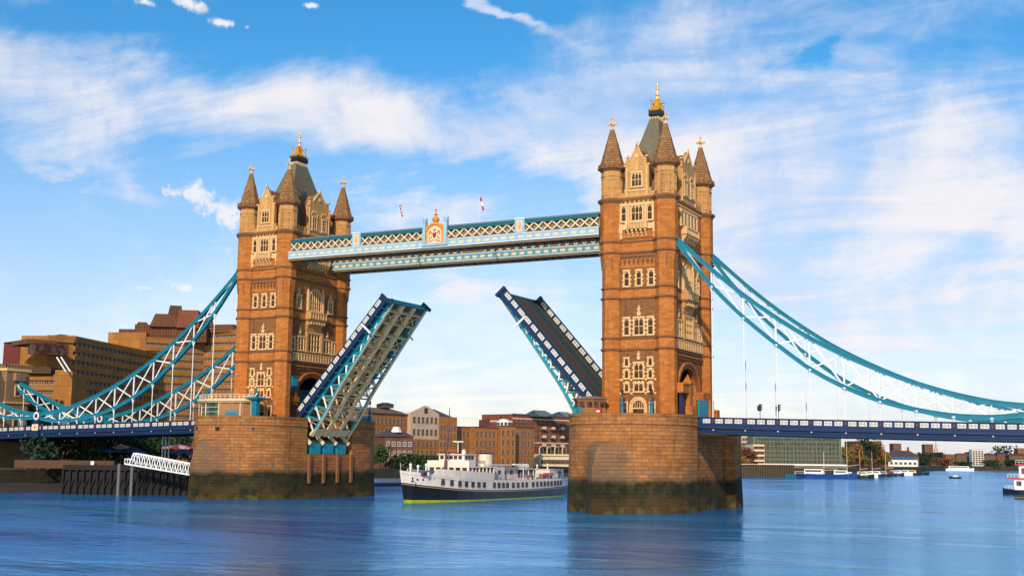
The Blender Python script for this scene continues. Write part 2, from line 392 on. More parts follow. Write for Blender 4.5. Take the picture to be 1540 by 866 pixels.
WATERC = (0.035, 0.19, 0.66, 1); WATERD = (0.05, 0.36, 0.66, 1)
WATER = water_mat()
mb = MB(WATER); k = mb.add([(-5000,-2500,0),(5000,-2500,0),(5000,9000,0),(-5000,9000,0)]); mb.face((k,k+1,k+2,k+3))
struct(mb.build('water'))

MUD = plain('river_mud', (0.045,0.030,0.020), 0.8, 0.35, 0.15, bump=0.3)
QUAYM = stone('quay_wall_stone', (0.065,0.05,0.03), (0.045,0.036,0.022), (0.025,0.02,0.012), 1.6, 0.6, 0.04, 0.35, streak=0.4)
PAVE = plain('pavement', (0.10,0.085,0.07), 0.9, 0.2, 0.2)
EARTH = plain('ground_earth', (0.06,0.055,0.035), 0.95, 0.25, 0.05)
# river bed, one sheet to the horizon
mb = MB(MUD); k = mb.add([(-6000,-3000,-4),(6000,-3000,-4),(6000,9500,-4),(-6000,9500,-4)]); mb.face((k,k+1,k+2,k+3))
struct(mb.build('ground'))
# north bank: edge of the quay, then the land behind it
B1 = spot(1112, 652); B2 = spot(1250, 655); B3 = spot(1335, 800); B4 = spot(1384, 1000)
edge = [(-112,-700),(-112,-60),(-108,0),(-104,40),(-98,80),(-95,113),(-92,170),(-88,230),(-82,330),(-76,400), B1, B2, B3, B4, spot(1386,1150), spot(1420,1350), spot(1540,1420), spot(1800,1500)]
land = edge + [(4500,3200),(4500,9000),(-5500,9000),(-5500,-700)]
mb = MB([QUAYM, PAVE])
n = len(edge)
ring0 = [(x,y,-4) for x,y in land]; ring1 = [(x,y,4.6) for x,y in land]
mb.loft([ring0, ring1], cap0=False, cap1=False)
mb.slot(PAVE); k = mb.add(ring1); mb.face([k+i for i in range(len(land))])
struct(mb.build('river_bank'))
# tidal foreshore in front of the quay at the left
mb = MB(MUD)
fs = [(-112,-90),(-108,-50),(-98,-33),(-90,-24),(-84,-14),(-79,-2),(-86,12),(-100,40),(-112,45)]
mb.loft([[(x,y,-1.2) for x,y in fs], [(-116+(x+116)*0.55, y, 1.7) for x,y in fs]]); struct(mb.build('foreshore'))

# ------------------------------------------------------------------ river piers
def pier_ring(z, ext, notch):
    """plan of the pier: ext 0 = rounded end, 1 = pointed cutwater; notch = bascule opening on the +X side"""
    hw = 10.67; ys = 12.0; P = []
    N = 28
    for sgn in (-1, 1):
        pts = []
        for i in range(N+1):
            a = pi * i / N                       # from one flank round the nose to the other
            x = -hw * cos(a)
            e = ys + 11.6 * (sin(a) ** 0.92)
            s_ = 1 - abs(x)/hw
            g = ys + 17.3 * s_  # ogival cutwater
            y = e*(1-ext) + max(g, e)*ext
            pts.append((x*1.0, -y))
        if sgn == 1: pts = [(-x, -y) for x, y in pts]
        P += pts
        if sgn == -1: P += [(hw, -7.9), (notch, -7.9), (notch, 7.9), (hw, 7.9)]
        else: P += [(-hw, 10.0), (-hw+1.7, 10.0), (-hw+1.7, -10.0), (-hw, -10.0)]
    b = 1 + max(0.0, (9 - z)) * 0.0022
    return [(x*b, y*b, z) for x, y in P]
def make_pier():
    t = thing('bridge_pier', 'granite river pier with domed cutwater, under the left tower', 'bridge pier', (-41.15,0,0), group='river piers of the bridge')
    mb = MB(PIERST)
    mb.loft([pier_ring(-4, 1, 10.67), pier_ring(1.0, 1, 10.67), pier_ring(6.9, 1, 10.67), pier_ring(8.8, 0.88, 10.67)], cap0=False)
    rings = [pier_ring(8.8, 0.88, 2.5)]
    for q in (0.62, 0.74, 0.84, 0.92, 0.97, 1.0): rings.append(pier_ring(6.9 + 4.6*q, sqrt(max(0, 1-q*q)), 2.5))
    rings += [pier_ring(14.0, 0, 2.5)]
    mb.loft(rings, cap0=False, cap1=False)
    def off(z, o):
        return [(x + o*(x/10.67 if abs(x) > 2.6 else 0), y + (o*(1 if y > 0 else -1) if abs(y) > 12 else 0), z) for x, y, _ in pier_ring(20, 0, 2.5)]
    mb.loft([off(14.0, 0.0), off(14.12, 0.16), off(14.34, 0.16), off(14.46, 0.0), off(15.55, 0.0), off(15.6, 0.12), off(PT, 0.12)], cap0=False)
    o = mb.build('pier_body', t); o.parent = t
    # small drain holes under the coping
    d = MB(BLACK)
    for i, (px_, py_) in enumerate([(-5.2,-22.0),(1.2,-23.72),(7.2,-20.45)]):
        q = MB(BLACK).box(-0.32, 0.32, -0.25, 0.12, 13.15, 13.75); h = q.build('drain_hole', t); h.location = (px_, py_, 0); h.rotation_euler = (0,0, [-.42,.06,.62][i])
    # the bascule chamber's blue end boxes on the counterweight side
    for i in range(3):
        q = MB([TEALL, TEALD]); y0 = -6.3 + 4.4*i
        q.box(6.4, 10.5, y0, y0+3.3, 8.85, 10.9)
        q.slot(TEALD); q.plate([(6.2, 10.9), (10.55, 10.9), (9.6, 11.6), (6.2, 11.6)], 'y', y0-0.1, y0+3.4); q.build('chamber_box', t)
    for i in range(4):
        q = MB(TANP); y0 = -7.4 + 4.4*i
        q.bar((10.95, y0+0.35, 10.8), (8.6, y0+0.35, 13.0), 0.4, 0.7); q.build('girder_end', t)
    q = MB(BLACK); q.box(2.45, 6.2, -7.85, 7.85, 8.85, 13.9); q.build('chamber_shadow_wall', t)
    # iron fenders down the opening
    for y0 in (-7.2, -2.4, 2.4, 7.2):
        q = MB(DARKSTONE); q.box(10.6, 11.15, y0-0.35, y0+0.35, 3.0, 8.8); q.build('fender', t)
    return t
pierL = make_pier()
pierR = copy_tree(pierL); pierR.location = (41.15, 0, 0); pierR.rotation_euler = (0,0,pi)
tag(pierR, 'granite river pier with domed cutwater, under the right tower', 'bridge pier', 'river piers of the bridge')

# ------------------------------------------------------------------ towers
HX, HY = 5.05, 9.46
def plan(R, w, z):
    """tower plan: four octagonal corner turrets (apothem R) joined by walls set w outside the turret centres"""
    q = []
    t = 0.4142*R
    w = min(w, R-0.01)
    d = 1.4142*R - w if w > t else None
    def corner(sx, sy):
        if w > t: a = [(-(1.4142*R-w), -w), (-t, -R), (t, -R), (R, -t), (R, t), (w, (1.4142*R-w))]
        else: a = [(-R, -w), (-R, -t), (-t, -R), (t, -R), (R, -t), (R, t), (t, R), (w, R)]
        return a
    base = corner(1, -1)                      # for the corner at +x, -y, walking counter-clockwise
    for k in range(4):
        ang = [0, pi/2, pi, 3*pi/2][k]
        cx, cy = [(HX,-HY),(HX,HY),(-HX,HY),(-HX,-HY)][k]
        for x, y in base:
            q.append((cx + x*cos(ang) - y*sin(ang), cy + x*sin(ang) + y*cos(ang), z))
    return q
FACE = {'S': 0.0, 'E': pi/2}
WIN = {}
def window_meshes(kind, w, h, nx, tr, arch=False, tooth=True, proud=0.22, deep=False):
    if kind in WIN: return WIN[kind]
    s = MB(TRIM); fr = 0.24; hw = w/2
    top = h
    def archz(x):  # height of the opening's head at x
        if not arch: return h
        r = hw*1.02; return h + (sqrt(max(0, 1 - (x/r)**2)))*hw*0.95
    # jambs, sill and head
    s.box(-hw-fr, -hw, -proud, 0.05, 0, h); s.box(hw, hw+fr, -proud, 0.05, 0, h)
    s.box(-hw-fr-0.12, hw+fr+0.12, -proud-0.14, 0.05, -0.26, -0.003)
    if arch:
        N = 12
        for a0 in range(N):
            t0, t1 = pi*a0/N, pi*(a0+1)/N
            P = [(hw*cos(t0), h+0.95*hw*sin(t0)), ((hw+fr)*cos(t0), h+0.95*(hw+fr)*sin(t0)), ((hw+fr)*cos(t1), h+0.95*(hw+fr)*sin(t1)), (hw*cos(t1), h+0.95*hw*sin(t1))]
            s.plate(P, 'y', -proud, 0.05)
    else: s.box(-hw-fr-0.06, hw+fr+0.06, -proud-0.1, 0.05, h+0.003, h+0.28)
    if tooth:
        k = 0; z = 0.15
        while z + 0.4 < h:
            for sg in (-1, 1): s.box(min(sg*(hw+fr), sg*(hw+fr+0.2)), max(sg*(hw+fr), sg*(hw+fr+0.2)), -proud+0.02, 0.05, z, z+0.33)
            z += 0.72
    for i in range(1, nx):
        x = -hw + w*i/nx; s.box(x-0.055, x+0.055, -proud+0.05, 0.0, 0, archz(x))
    for zt in tr: s.box(-hw, hw, -proud+0.055, 0.0, h*zt-0.055, h*zt+0.055)
    if not arch and nx > 0:      # little pointed heads to each light
        for i in range(nx):
            x0 = -hw + w*i/nx + 0.05; x1 = -hw + w*(i+1)/nx - 0.05; xm = (x0+x1)/2; q = min(0.5, h*0.18)
            s.plate([(x0, h), (x0, h-q), (xm, h-0.03), (xm, h)], 'y', -proud+0.07, -0.02)
            s.plate([(xm, h), (xm, h-0.03), (x1, h-q), (x1, h)], 'y', -proud+0.07, -0.02)
    g = MB(GLASS)
    if arch:
        N = 12; g.plate([(-hw, 0), (hw, 0)] + [(hw*cos(pi*i/N), h+0.95*hw*sin(pi*i/N)) for i in range(N+1)], 'y', -0.035, 0.02)
    else: g.box(-hw, hw, -0.035, 0.02, 0, h)
    fo = s.build('window'); go = g.build('pane', fo)
    WIN[kind] = (fo, go); fo['_used'] = 0
    return WIN[kind]
def put_window(kind, parent, face, h, z, wall, *spec, **kw):
    fo, go = window_meshes(kind, *spec, **kw)
    if fo['_used']:
        f2 = fo.copy(); C.objects.link(f2); g2 = go.copy(); C.objects.link(g2); g2.parent = f2
    else: f2 = fo
    fo['_used'] = 1
    f2.parent = parent
    if face == 'S': f2.location = (h, -wall, z - PT); f2.rotation_euler = (0,0,0)
    else: f2.location = (wall, h, z - PT); f2.rotation_euler = (0,0,pi/2)
    return f2
def face_mb(mb, face, wall):
    """wrap: returns a function box(h0,h1,out0,out1,z0,z1) on a face"""
    def f(h0, h1, o0, o1, z0, z1):
        if face == 'S': mb.box(h0, h1, -wall-o1, -wall-o0, z0, z1)
        else: mb.box(wall+o0, wall+o1, h0, h1, z0, z1)
    return f
def face_plate(mb, face, wall, outline, o0, o1):
    if face == 'S': mb.plate(outline, 'y', -wall-o1, -wall-o0)
    else: mb.plate(outline, 'x', wall+o0, wall+o1)
OFF = (0,0,-PT)
W0 = 0.4
WS, WE = HY + W0, HX + W0
def finial(mb, f, h, z0, s=1.0):
    f(h-0.30*s, h+0.30*s, 0, 0.28, z0, z0+0.45*s); f(h-0.42*s, h+0.42*s, 0, 0.2, z0+0.45*s, z0+0.62*s)
    f(h-0.18*s, h+0.18*s, 0, 0.3, z0+0.62*s, z0+1.1*s); f(h-0.34*s, h+0.34*s, 0, 0.26, z0+1.1*s, z0+1.32*s); f(h-0.1*s, h+0.1*s, 0, 0.2, z0+1.32*s, z0+1.8*s)
def make_tower():
    t = thing('bridge_tower', 'left gothic stone tower with green slate roof and gilded crown', 'tower', (-41.15,0,PT), group='gothic towers of the bridge')
    RL, RU = 1.65, 2.0
    # lower shaft: two halves and the wall over the road arch
    mb = MB(ORANGE, OFF)
    full = plan(RL, W0, 0)
    for sg in (-1, 1):
        half = [(x, y) for x, y, z in full if y*sg > 0]
        if sg < 0: half = [(x, y) for x, y in half]
        # close the half at |y| = 5.3
        if sg < 0:
            L = [p for p in full if p[1] < 0]
            cs = sorted(range(len(L)), key=lambda i: 0)
            A = [(x, y) for x, y, z in full[:len(full)//4]]; B = [(x, y) for x, y, z in full[3*len(full)//4:]]
            poly = B + A + [(WE, -5.3), (-WE, -5.3)]
        else:
            n4 = len(full)//4; A = [(x, y) for x, y, z in full[n4:3*n4]]
            poly = A + [(-WE, 5.3), (WE, 5.3)]
        mb.prism(poly, PT-0.02, 26.2)
    # arch wall, extruded through the tower
    N = 20; ap = []
    for i in range(N+1):
        a = pi*i/N; ap.append((4.7*cos(a), 20.3 + 4.35*(sin(a)**0.9)))
    for i in range(N):
        (h0, z0), (h1, z1) = ap[i], ap[i+1]
        mb.plate([(h0, z0), (h0, 26.2), (h1, 26.2), (h1, z1)], 'x', -WE+0.01, WE-0.01)
    for sg in (-1, 1): mb.box(-WE+0.01, WE-0.01, min(sg*4.7, sg*5.3), max(sg*4.7, sg*5.3), PT-0.02, 26.2)
    mb.loft([plan(RL, W0, 26.2), plan(RL, W0, 41.4), plan(RU, W0+0.25, 44.3)], cap0=True)
    mb.loft([plan(RU, W0+0.25, 44.3), plan(RU, W0+0.25, 53.7)])
    # pointed broaches where the turrets widen
    mb.slot(DARKSTONE)
    for cx, cy in ((-HX,-HY),(HX,-HY),(HX,HY),(-HX,HY)):
        for k in range(8):
            a = pi/8 + k*pi/4; r = RL/cos(pi/8)
            c = (cx + r*cos(a), cy + r*sin(a)); R2 = RU/cos(pi/8); c2 = (cx + R2*cos(a), cy + R2*sin(a))
            mb.bar((c[0], c[1], 41.5), ((c[0]+c2[0])/2+0.05*cos(a), (c[1]+c2[1])/2+0.05*sin(a), 43.7), 0.16, 0.16)
    mb.build('shaft', t)
    # rough-faced wall panels between the turrets
    for z0, z1 in ((PT, 27.3), (29.6, 36.1), (38.3, 44.2)):
        q = MB(BROWN, OFF); f = face_mb(q, 'S', WS); f(-3.9, 3.9, -0.1, 0.03, z0, z1); q.build('wall_panel', t)
    for z0, z1 in ((29.6, 36.1), (38.3, 44.2)):
        q = MB(BROWN, OFF); f = face_mb(q, 'E', WE); f(-8.3, 8.3, -0.1, 0.03, z0, z1); q.build('wall_panel', t)
    q = MB(BROWN, OFF)
    for i in range(N):
        (h0, z0), (h1, z1) = ap[i], ap[i+1]
        q.plate([(h0, z0), (h0, 27.2), (h1, 27.2), (h1, z1)], 'x', WE, WE+0.03)
    for sg in (-1, 1): q.box(WE, WE+0.03, min(sg*4.7, sg*8.3), max(sg*4.7, sg*8.3), PT, 27.2)
    q.build('wall_panel', t)
    # string courses
    for z, hgt, o in ((27.25,.3,.26), (29.25,.26,.2), (36.2,.3,.26), (38.0,.24,.2)):
        q = MB(DARKSTONE, OFF); q.loft([plan(RL+0.02, W0+0.02, z-0.12), plan(RL+o, W0+o, z+0.05), plan(RL+o, W0+o, z+hgt), plan(RL+0.02, W0+0.02, z+hgt+0.08)]); q.build('string_course', t)
    for z, hgt, o in ((44.25,.28,.24), (46.2,.26,.2)):
        q = MB(DARKSTONE, OFF); q.loft([plan(RU+0.02, W0+0.27, z-0.12), plan(RU+o, W0+0.25+o, z+0.05), plan(RU+o, W0+0.25+o, z+hgt), plan(RU+0.02, W0+0.27, z+hgt+0.08)]); q.build('string_course', t)
    q = MB([DARKSTONE, CREAM], OFF); q.loft([plan(RU+0.02, W0+0.27, 53.2), plan(RU+0.18, W0+0.4, 53.45), plan(RU+0.42, W0+0.58, 53.75), plan(RU+0.42, W0+0.58, 54.05), plan(RU+0.1, W0+0.35, 54.2)])
    q.slot(CREAM)
    for face, wall, hw in (('S', WS+0.45, 3.2), ('E', WE+0.45, 7.6)):
        f = face_mb(q, face, wall); h = -hw
        while h < hw: f(h, h+0.4, -0.2, 0.05, 53.2, 53.52); h += 0.85
    q.build('cornice', t)
    # corner turrets above the cornice
    for cx, cy in ((-HX,-HY),(HX,-HY),(HX,HY),(-HX,HY)):
        q = MB([CREAM, DARKSTONE], OFF); R = 1.82; ph = pi/8; k = 1/cos(pi/8)
        q.lathe((cx,cy), [(R*k,54.1),(R*k,58.15),((R+.12)*k,58.2),((R+.12)*k,58.4),(R*k,58.45),(R*k,59.2)], 8, ph)
        for j in range(8):                    # blind tracery panels
            a = j*pi/4; ux = (-sin(a), cos(a)); c = (cx+(R+0.04)*cos(a), cy+(R+0.04)*sin(a))
            for u in (-0.42, 0.0, 0.42): q.obox((c[0]+ux[0]*u, c[1]+ux[1]*u), ux, 0.045, 0.06, 54.8, 57.6)
            q.obox(c, ux, 0.5, 0.06, 57.55, 57.75); q.obox(c, ux, 0.5, 0.06, 54.7, 54.85); q.obox(c, ux, 0.5, 0.05, 56.1, 56.25)
        tu = q.build('turret', t)
        q = MB([CONE, DARKSTONE], OFF)
        q.slot(DARKSTONE); q.lathe((cx,cy), [(1.85*k,59.15),(2.25*k,59.55),(2.42*k,59.6),(2.42*k,59.95),(2.2*k,60.1)], 8, ph)
        for j in range(16):
            a = j*pi/8 + ph/2; q.obox((cx+2.22*k*cos(a), cy+2.22*k*sin(a)), (-sin(a), cos(a)), 0.2, 0.14, 59.9, 60.4)
        q.slot(CONE)
        prof = [(2.15*k,60.1),(1.62*k,62.0),(1.68*k,62.05),(1.6*k,62.2),(1.12*k,64.0),(1.17*k,64.05),(1.1*k,64.2),(0.62*k,65.9),(0.66*k,65.95),(0.6*k,66.1),(0.36*k,67.0)]
        q.lathe((cx,cy), prof, 8, ph); q.build('spire', tu)
        q = MB(TRIM, OFF); q.lathe((cx,cy), [(0.36,66.95),(0.46,67.0),(0.46,67.12),(0.2,67.25),(0.16,67.8),(0.34,67.95),(0.34,68.1),(0.16,68.25),(0.14,68.9),(0.24,69.0),(0.2,69.15),(0.03,69.4)], 8)
        for d in ((1,0),(0,1)): q.bar((cx-0.72*d[0], cy-0.72*d[1], 68.05), (cx+0.72*d[0], cy+0.72*d[1], 68.05), 0.22, 0.26)
        for sx, sy in ((1,0),(-1,0),(0,1),(0,-1)): q.lathe((cx+0.72*sx, cy+0.72*sy), [(0.05,67.85),(0.2,67.95),(0.2,68.15),(0.05,68.25)], 6)
        q.build('finial', tu)
    # parapets with battlements
    for face, wall, hw in (('S', WS+0.3, 3.6), ('E', WE+0.3, 8.0)):
        for s in (1, -1):
            q = MB(CREAM, OFF)
            if s == 1: f = face_mb(q, face, wall)
            else:
                if face == 'S': f = lambda a,b,c,d,e,g: q.box(a,b, wall+c, wall+d, e, g)
                else: f = lambda a,b,c,d,e,g: q.box(-wall-d, -wall-c, a, b, e, g)
            f(-hw, hw, -0.35, 0.0, 54.15, 55.1); h = -hw
            while h < hw-0.5: f(h, h+0.62, -0.35, 0.003, 55.1, 55.75); h += 1.12
            q.build('parapet', t)
    # gabled dormers, one to each side
    def dormer(face, wall, hw, zs, za, depth, lights, cw):
        q = MB([CREAM, DARKSTONE, TRIM], OFF)
        gx = 0.62*hw; o = [(-hw,54.2),(hw,54.2),(hw,zs-1.5),(hw-0.42,zs-1.4),(hw-0.42,zs),(gx,zs),(gx,zs-0.5)] + [(0,za)] + [(-gx,zs-0.5),(-gx,zs),(-hw+0.42,zs),(-hw+0.42,zs-1.4),(-hw,zs-1.5)]
        face_plate(q, face, wall, o, -0.6, 0.12)
        o2 = [(-hw+0.35,54.2),(hw-0.35,54.2),(hw-0.35,zs-1.6),(0,za-0.5),(-hw+0.35,zs-1.6)]
        q.slot(DARKSTONE); face_plate(q, face, wall, o2, -depth, -0.6)
        q.slot(TRIM); f = face_mb(q, face, wall+0.12)
        # raking copings, pinnacles and arch mouldings
        for s in (-1, 1):
            f(s*(hw-0.02)-0.28, s*(hw-0.02)+0.28, -0.3, 0.1, zs-1.5, zs-1.25)
            f(s*(hw-0.34)-0.3, s*(hw-0.34)+0.3, -0.35, 0.12, zs, zs+0.22)
            for k in range(8):
                u = (k+0.5)/8; h = s*gx*(1-u); z = zs-0.5 + (za-zs+0.45)*u
                f(h-0.16, h+0.16, -0.05, 0.12, z-0.12, z+0.16)
        for c in lights:
            for k in range(11):
                a = pi*k/10; r = cw*1.25; f(c+r*cos(a)-0.1, c+r*cos(a)+0.1, 0, 0.16, 58.7+r*0.8*sin(a)-0.1, 58.7+r*0.8*sin(a)+0.1)
            f(c-0.35, c+0.35, 0, 0.12, 59.15, 59.5)
        for h in [-hw+0.3, hw-0.3]:
            f(h-0.1, h+0.1, 0, 0.14, 54.3, zs-1.7)
        f(-hw+0.5, hw-0.5, 0, 0.16, 55.2, 55.4)
        f(-0.35, 0.35, 0, 0.14, zs-0.1, zs+0.6); f(-0.12, 0.12, -0.2, 0.1, za, za+0.55)
        d = q.build('dormer', t)
        return d
    dS = dormer('S', WS+0.35, 2.2, 61.3, 63.6, 4.5, [0.0], 1.0)
    dE = dormer('E', WE+0.35, 3.7, 62.0, 64.0, 2.6, [-1.7, 1.7], 0.85)
    for src, wall, axis in ((dS, None, 'S'), (dE, None, 'E')):
        c = src.copy(); C.objects.link(c); c.parent = t; c.rotation_euler = (0,0,pi)
    put_window('d3', t, 'S', 0.0, 56.1, WS+0.47, 1.75, 2.35, 3, (0.5,), tooth=False, proud=0.16)
    for c in (-1.7, 1.7): put_window('d2', t, 'E', c, 55.7, WE+0.47, 1.25, 2.4, 2, (0.5,), tooth=False, proud=0.16)
    # steep slate roof, ridge platform and crown
    q = MB(SLATE, OFF)
    rr = lambda a, b, z: [(-a,-b,z),(a,-b,z),(a,b,z),(-a,b,z)]
    q.loft([rr(4.3,8.6,54.3), rr(4.15,8.3,55.6), rr(0.72,1.6,71.0)]); q.build('roof', t)
    q = MB([TRIM, BLACK], OFF)
    for s in (-1, 1):
        for k in range(9):
            y = -1.5 + 3.0*k/8; q.box(s*0.8-0.1, s*0.8+0.1, y-0.12, y+0.12, 70.0, 70.9)
        for k in range(4):
            x = -0.65 + 1.3*k/3; q.box(x-0.12, x+0.12, s*1.7-0.1, s*1.7+0.1, 70.0, 70.9)
    q.slot(BLACK); q.loft([rr(0.8,1.7,70.8), rr(1.05,1.95,71.3), rr(1.0,1.9,71.9), rr(0.7,1.5,72.2)])
    for s in (-1, 1):
        for k in range(12):
            y = -1.85+3.7*k/11; q.box(s*1.0-0.04, s*1.0+0.04, y-0.04, y+0.04, 71.9, 72.45)
    pf = q.build('ridge_platform', t)
    q = MB(GOLD, OFF)
    q.loft([rr(0.55,1.1,72.1), rr(0.62,1.2,72.6), rr(0.42,0.7,73.2), rr(0.32,0.45,74.6)])
    q.lathe((0,0), [(0.42,73.6),(0.5,73.9),(0.3,74.1),(0.22,75.2),(0.4,75.35),(0.2,75.5),(0.14,76.4),(0.3,76.55),(0.3,76.75),(0.1,76.9),(0.03,77.7)], 8)
    q.bar((-0.35,0,77.15),(0.35,0,77.15),0.12); q.bar((0,-0.35,77.15),(0,0.35,77.15),0.12)
    for sx in (-1, 1):
        for sy in (-1, 0, 1):
            a, b_ = sx*0.72, sy*1.3
            q.lathe((a,b_), [(0.22,72.2),(0.28,72.6),(0.14,72.8),(0.12,74.0 if sy else 73.6),(0.26,74.1 if sy else 73.7),(0.1,74.3 if sy else 73.9),(0.03,74.8 if sy else 74.3)], 6)
            q.bar((a,b_,73.2),(a*0.25,b_*0.25,74.6),0.12,0.16)
    q.build('crown', t)
    # -------- river-facing side
    S = WS + 0.03
    for h in (-2.06, 0.22, 2.5): put_window('s1', t, 'S', h, 38.55, S, 0.8, 2.55, 1, (0.5,))
    q = MB([DARKSTONE, ORANGE], OFF); f = face_mb(q, 'S', WS)
    f(-3.55, 3.6, 0, 0.5, 43.55, 44.1)
    for k in range(9):
        h = -3.45 + 0.85*k; f(h, h+0.36, 0, 0.42, 42.7, 43.55); f(h+0.05, h+0.31, 0, 0.24, 42.35, 42.7)
    q.build('machicolation', t)
    for h, k_, w_, nx in ((-2.08,'m1',0.85,1), (0.2,'m2',1.65,2), (2.35,'m1',0.85,1)): put_window(k_, t, 'S', h, 29.95, S, w_, 2.85, nx, (0.5,))
    for a_, z_, s_ in ((0.2,33.25,1.0),(0.12,25.6,0.85)): q = MB(TRIM, OFF); f = face_mb(q, 'S', WS); finial(q, f, a_, z_, s_); q.build('carved_finial', t)
    for h in (-2.1, 2.28):
        put_window('g1', t, 'S', h, 24.55, S, 0.62, 1.25, 1, ())
        put_window('g2', t, 'S', h, 22.45, S, 0.62, 1.3, 1, ())
        put_window('g3', t, 'S', h, 20.15, S, 0.62, 1.25, 1, ())
    put_window('g4', t, 'S', 0.14, 22.45, S, 1.55, 2.5, 2, (0.5,))
    put_window('g5', t, 'S', 0.14, 20.15, S, 1.55, 1.25, 2, ())
    q = MB(TRIM, OFF); f = face_mb(q, 'S', WS)
    for z in (21.97, 19.62):
        f(-3.6, -2.75, 0, 0.16, z, z+0.36); f(2.95, 3.75, 0, 0.16, z, z+0.36); f(-1.5, -0.95, 0, 0.16, z, z+0.36); f(1.25, 1.65, 0, 0.16, z, z+0.36)
    for h in (-2.1, 2.28):
        f(h-0.35, h+0.35, 0, 0.12, 21.5, 21.95)
        f(h-0.3, h+0.3, 0, 0.1, 24.0, 24.25)
    for h in (-0.55, 0.14, 0.83): f(h-0.22, h+0.22, 0, 0.14, 21.55, 21.95)
    q.build('trim_band', t)
    # ogee doorway
    q = MB([TRIM, DARKSTONE], OFF)
    N2 = 14
    def ring(r0, r1, o0, o1, zc=17.35, k=1.15):
        for i in range(N2):
            a0, a1 = pi*i/N2, pi*(i+1)/N2
            P = [(0.05+r*cos(a), zc + k*r*(sin(a)**0.85 if sin(a) > 0 else 0)) for r, a in ((r0,a0),(r1,a0),(r1,a1),(r0,a1))]
            q.plate(P, 'y', -WS-o1, -WS-o0)
    ring(1.35, 1.62, 0, 0.3); ring(1.05, 1.3, 0, 0.2)
    f = face_mb(q, 'S', WS)
    for s in (-1, 1): f(0.05+s*1.5-0.14, 0.05+s*1.5+0.14, 0, 0.3, PT, 17.35); f(0.05+s*1.17-0.12, 0.05+s*1.17+0.12, 0, 0.2, PT, 17.35)
    for k in (-0.6, -0.2, 0.2, 0.6): f(0.05+k-0.05, 0.05+k+0.05, 0, 0.15, 17.3, 18.3)
    f(-1.0, 1.1, 0, 0.16, 17.12, 17.34)
    for h in (-2.5, 2.6):
        f(h-0.62, h-0.38, 0, 0.2, PT, 18.2); f(h+0.38, h+0.62, 0, 0.2, PT, 18.2); f(h-0.65, h+0.65, 0, 0.22, 18.2, 18.42)
    dr = q.build('doorway', t)
    q = MB(GLASS, OFF); f = face_mb(q, 'S', WS+0.02); f(-0.85, 0.95, 0, 0.06, PT, 17.1)
    q.plate([(-0.95,17.35),(1.05,17.35),(0.8,18.1),(0.05,18.6),(-0.7,18.1)], 'y', -WS-0.06, -WS-0.02)
    q.build('door', dr)
    for h in (-2.5, 2.6):
        q = MB(GLASS, OFF); f = face_mb(q, 'S', WS+0.02); f(h-0.38, h+0.38, 0, 0.05, PT, 18.2); q.build('side_door', dr)
    # top bay and balcony
    q = MB([CREAM, TRIM, DARKSTONE], OFF); f = face_mb(q, 'S', WS+0.25)
    f(-3.1, 3.1, 0, 0.22, 49.6, 53.1); f(-3.3, 3.3, 0, 0.3, 46.9, 46.95)
    q.slot(TRIM)
    for h in (-3.15, -1.55, 1.6, 3.15): f(h-0.16, h+0.16, 0.2, 0.34, 49.6, 53.0)
    f(-3.2, 3.2, 0.2, 0.36, 52.95, 53.15)
    for h in (-2.95, 3.35): f(h-0.32, h+0.32, 0, 0.5, 47.8, 49.5); f(h-0.2, h+0.2, 0, 0.4, 46.8, 47.8)
    f(-2.95, -1.9, 0, 0.4, 48.4, 49.4); f(2.1, 3.1, 0, 0.4, 48.4, 49.4)
    q.build('upper_bay', t)
    for h, k_, w_, nx in ((-2.45,'b1',0.75,1), (0.05,'b3',1.95,3), (2.45,'b1',0.75,1)): put_window(k_, t, 'S', h, 50.0, WS+0.47, w_, 2.65, nx, (0.5,), tooth=False, proud=0.16)
    def balcony(face, wall, h0, h1, z0, z1, n):
        q = MB([CREAM, TRIM, DARKSTONE], OFF); f = face_mb(q, face, wall)
        f(h0, h1, 0, 1.0, z0, z0+0.16); q.slot(TRIM); f(h0-0.05, h1+0.05, 0, 1.06, z1-0.14, z1)
        q.slot(CREAM); f(h0+0.05, h1-0.05, 0.80, 0.9, z0+0.16, z1-0.14)
        q.slot(TRIM); k = int((h1-h0)/0.42)
        for i in range(k+1): h = h0 + (h1-h0)*i/k; f(h-0.06, h+0.06, 0.9, 0.98, z0+0.16, z1-0.14)
        for s in (h0, h1): f(s-0.2, s+0.2, 0, 1.1, z0, z1+0.12)
        q.slot(TRIM)
        for i in range(n):
            h = h0+0.2 + (h1-h0-0.4)*i/(n-1)
            f(h-0.16, h+0.16, 0, 0.9, z0-0.4, z0-0.003); f(h-0.14, h+0.14, 0, 0.6, z0-0.8, z0-0.4); f(h-0.12, h+0.12, 0, 0.3, z0-1.25, z0-0.8)
        return q.build('balcony', t)
    balcony('S', WS+0.25, -1.75, 1.9, 48.4, 49.6, 5)
    # -------- road-facing side
    Efc = WE + 0.03
    put_window('a5', t, 'E', 0.0, 38.5, Efc, 3.7, 2.7, 5, (0.33,0.66), arch=True, tooth=False, proud=0.34)
    for s in (-1, 1):
        q = MB([TRIM, CREAM], OFF); f = face_mb(q, 'E', WE); f(s*2.55-0.22, s*2.55+0.22, 0, 0.5, 38.3, 42.4); f(s*2.55-0.12, s*2.55+0.12, 0, 0.4, 42.4, 43.3); q.build('buttress', t)
        for a_, z_, s_ in ((s*5.5,41.6,0.8),(s*4.7,33.3,0.75)): q = MB(TRIM, OFF); f = face_mb(q, 'E', WE); finial(q, f, a_, z_, s_); q.build('carved_finial', t)
    for s in (-1, 1): put_window('e2', t, 'E', s*5.5, 38.6, Efc, 1.2, 2.6, 2, (0.5,))
    for s in (-1, 1): put_window('e3', t, 'E', s*4.4, 30.0, Efc, 1.7, 2.7, 2, (0.5,))
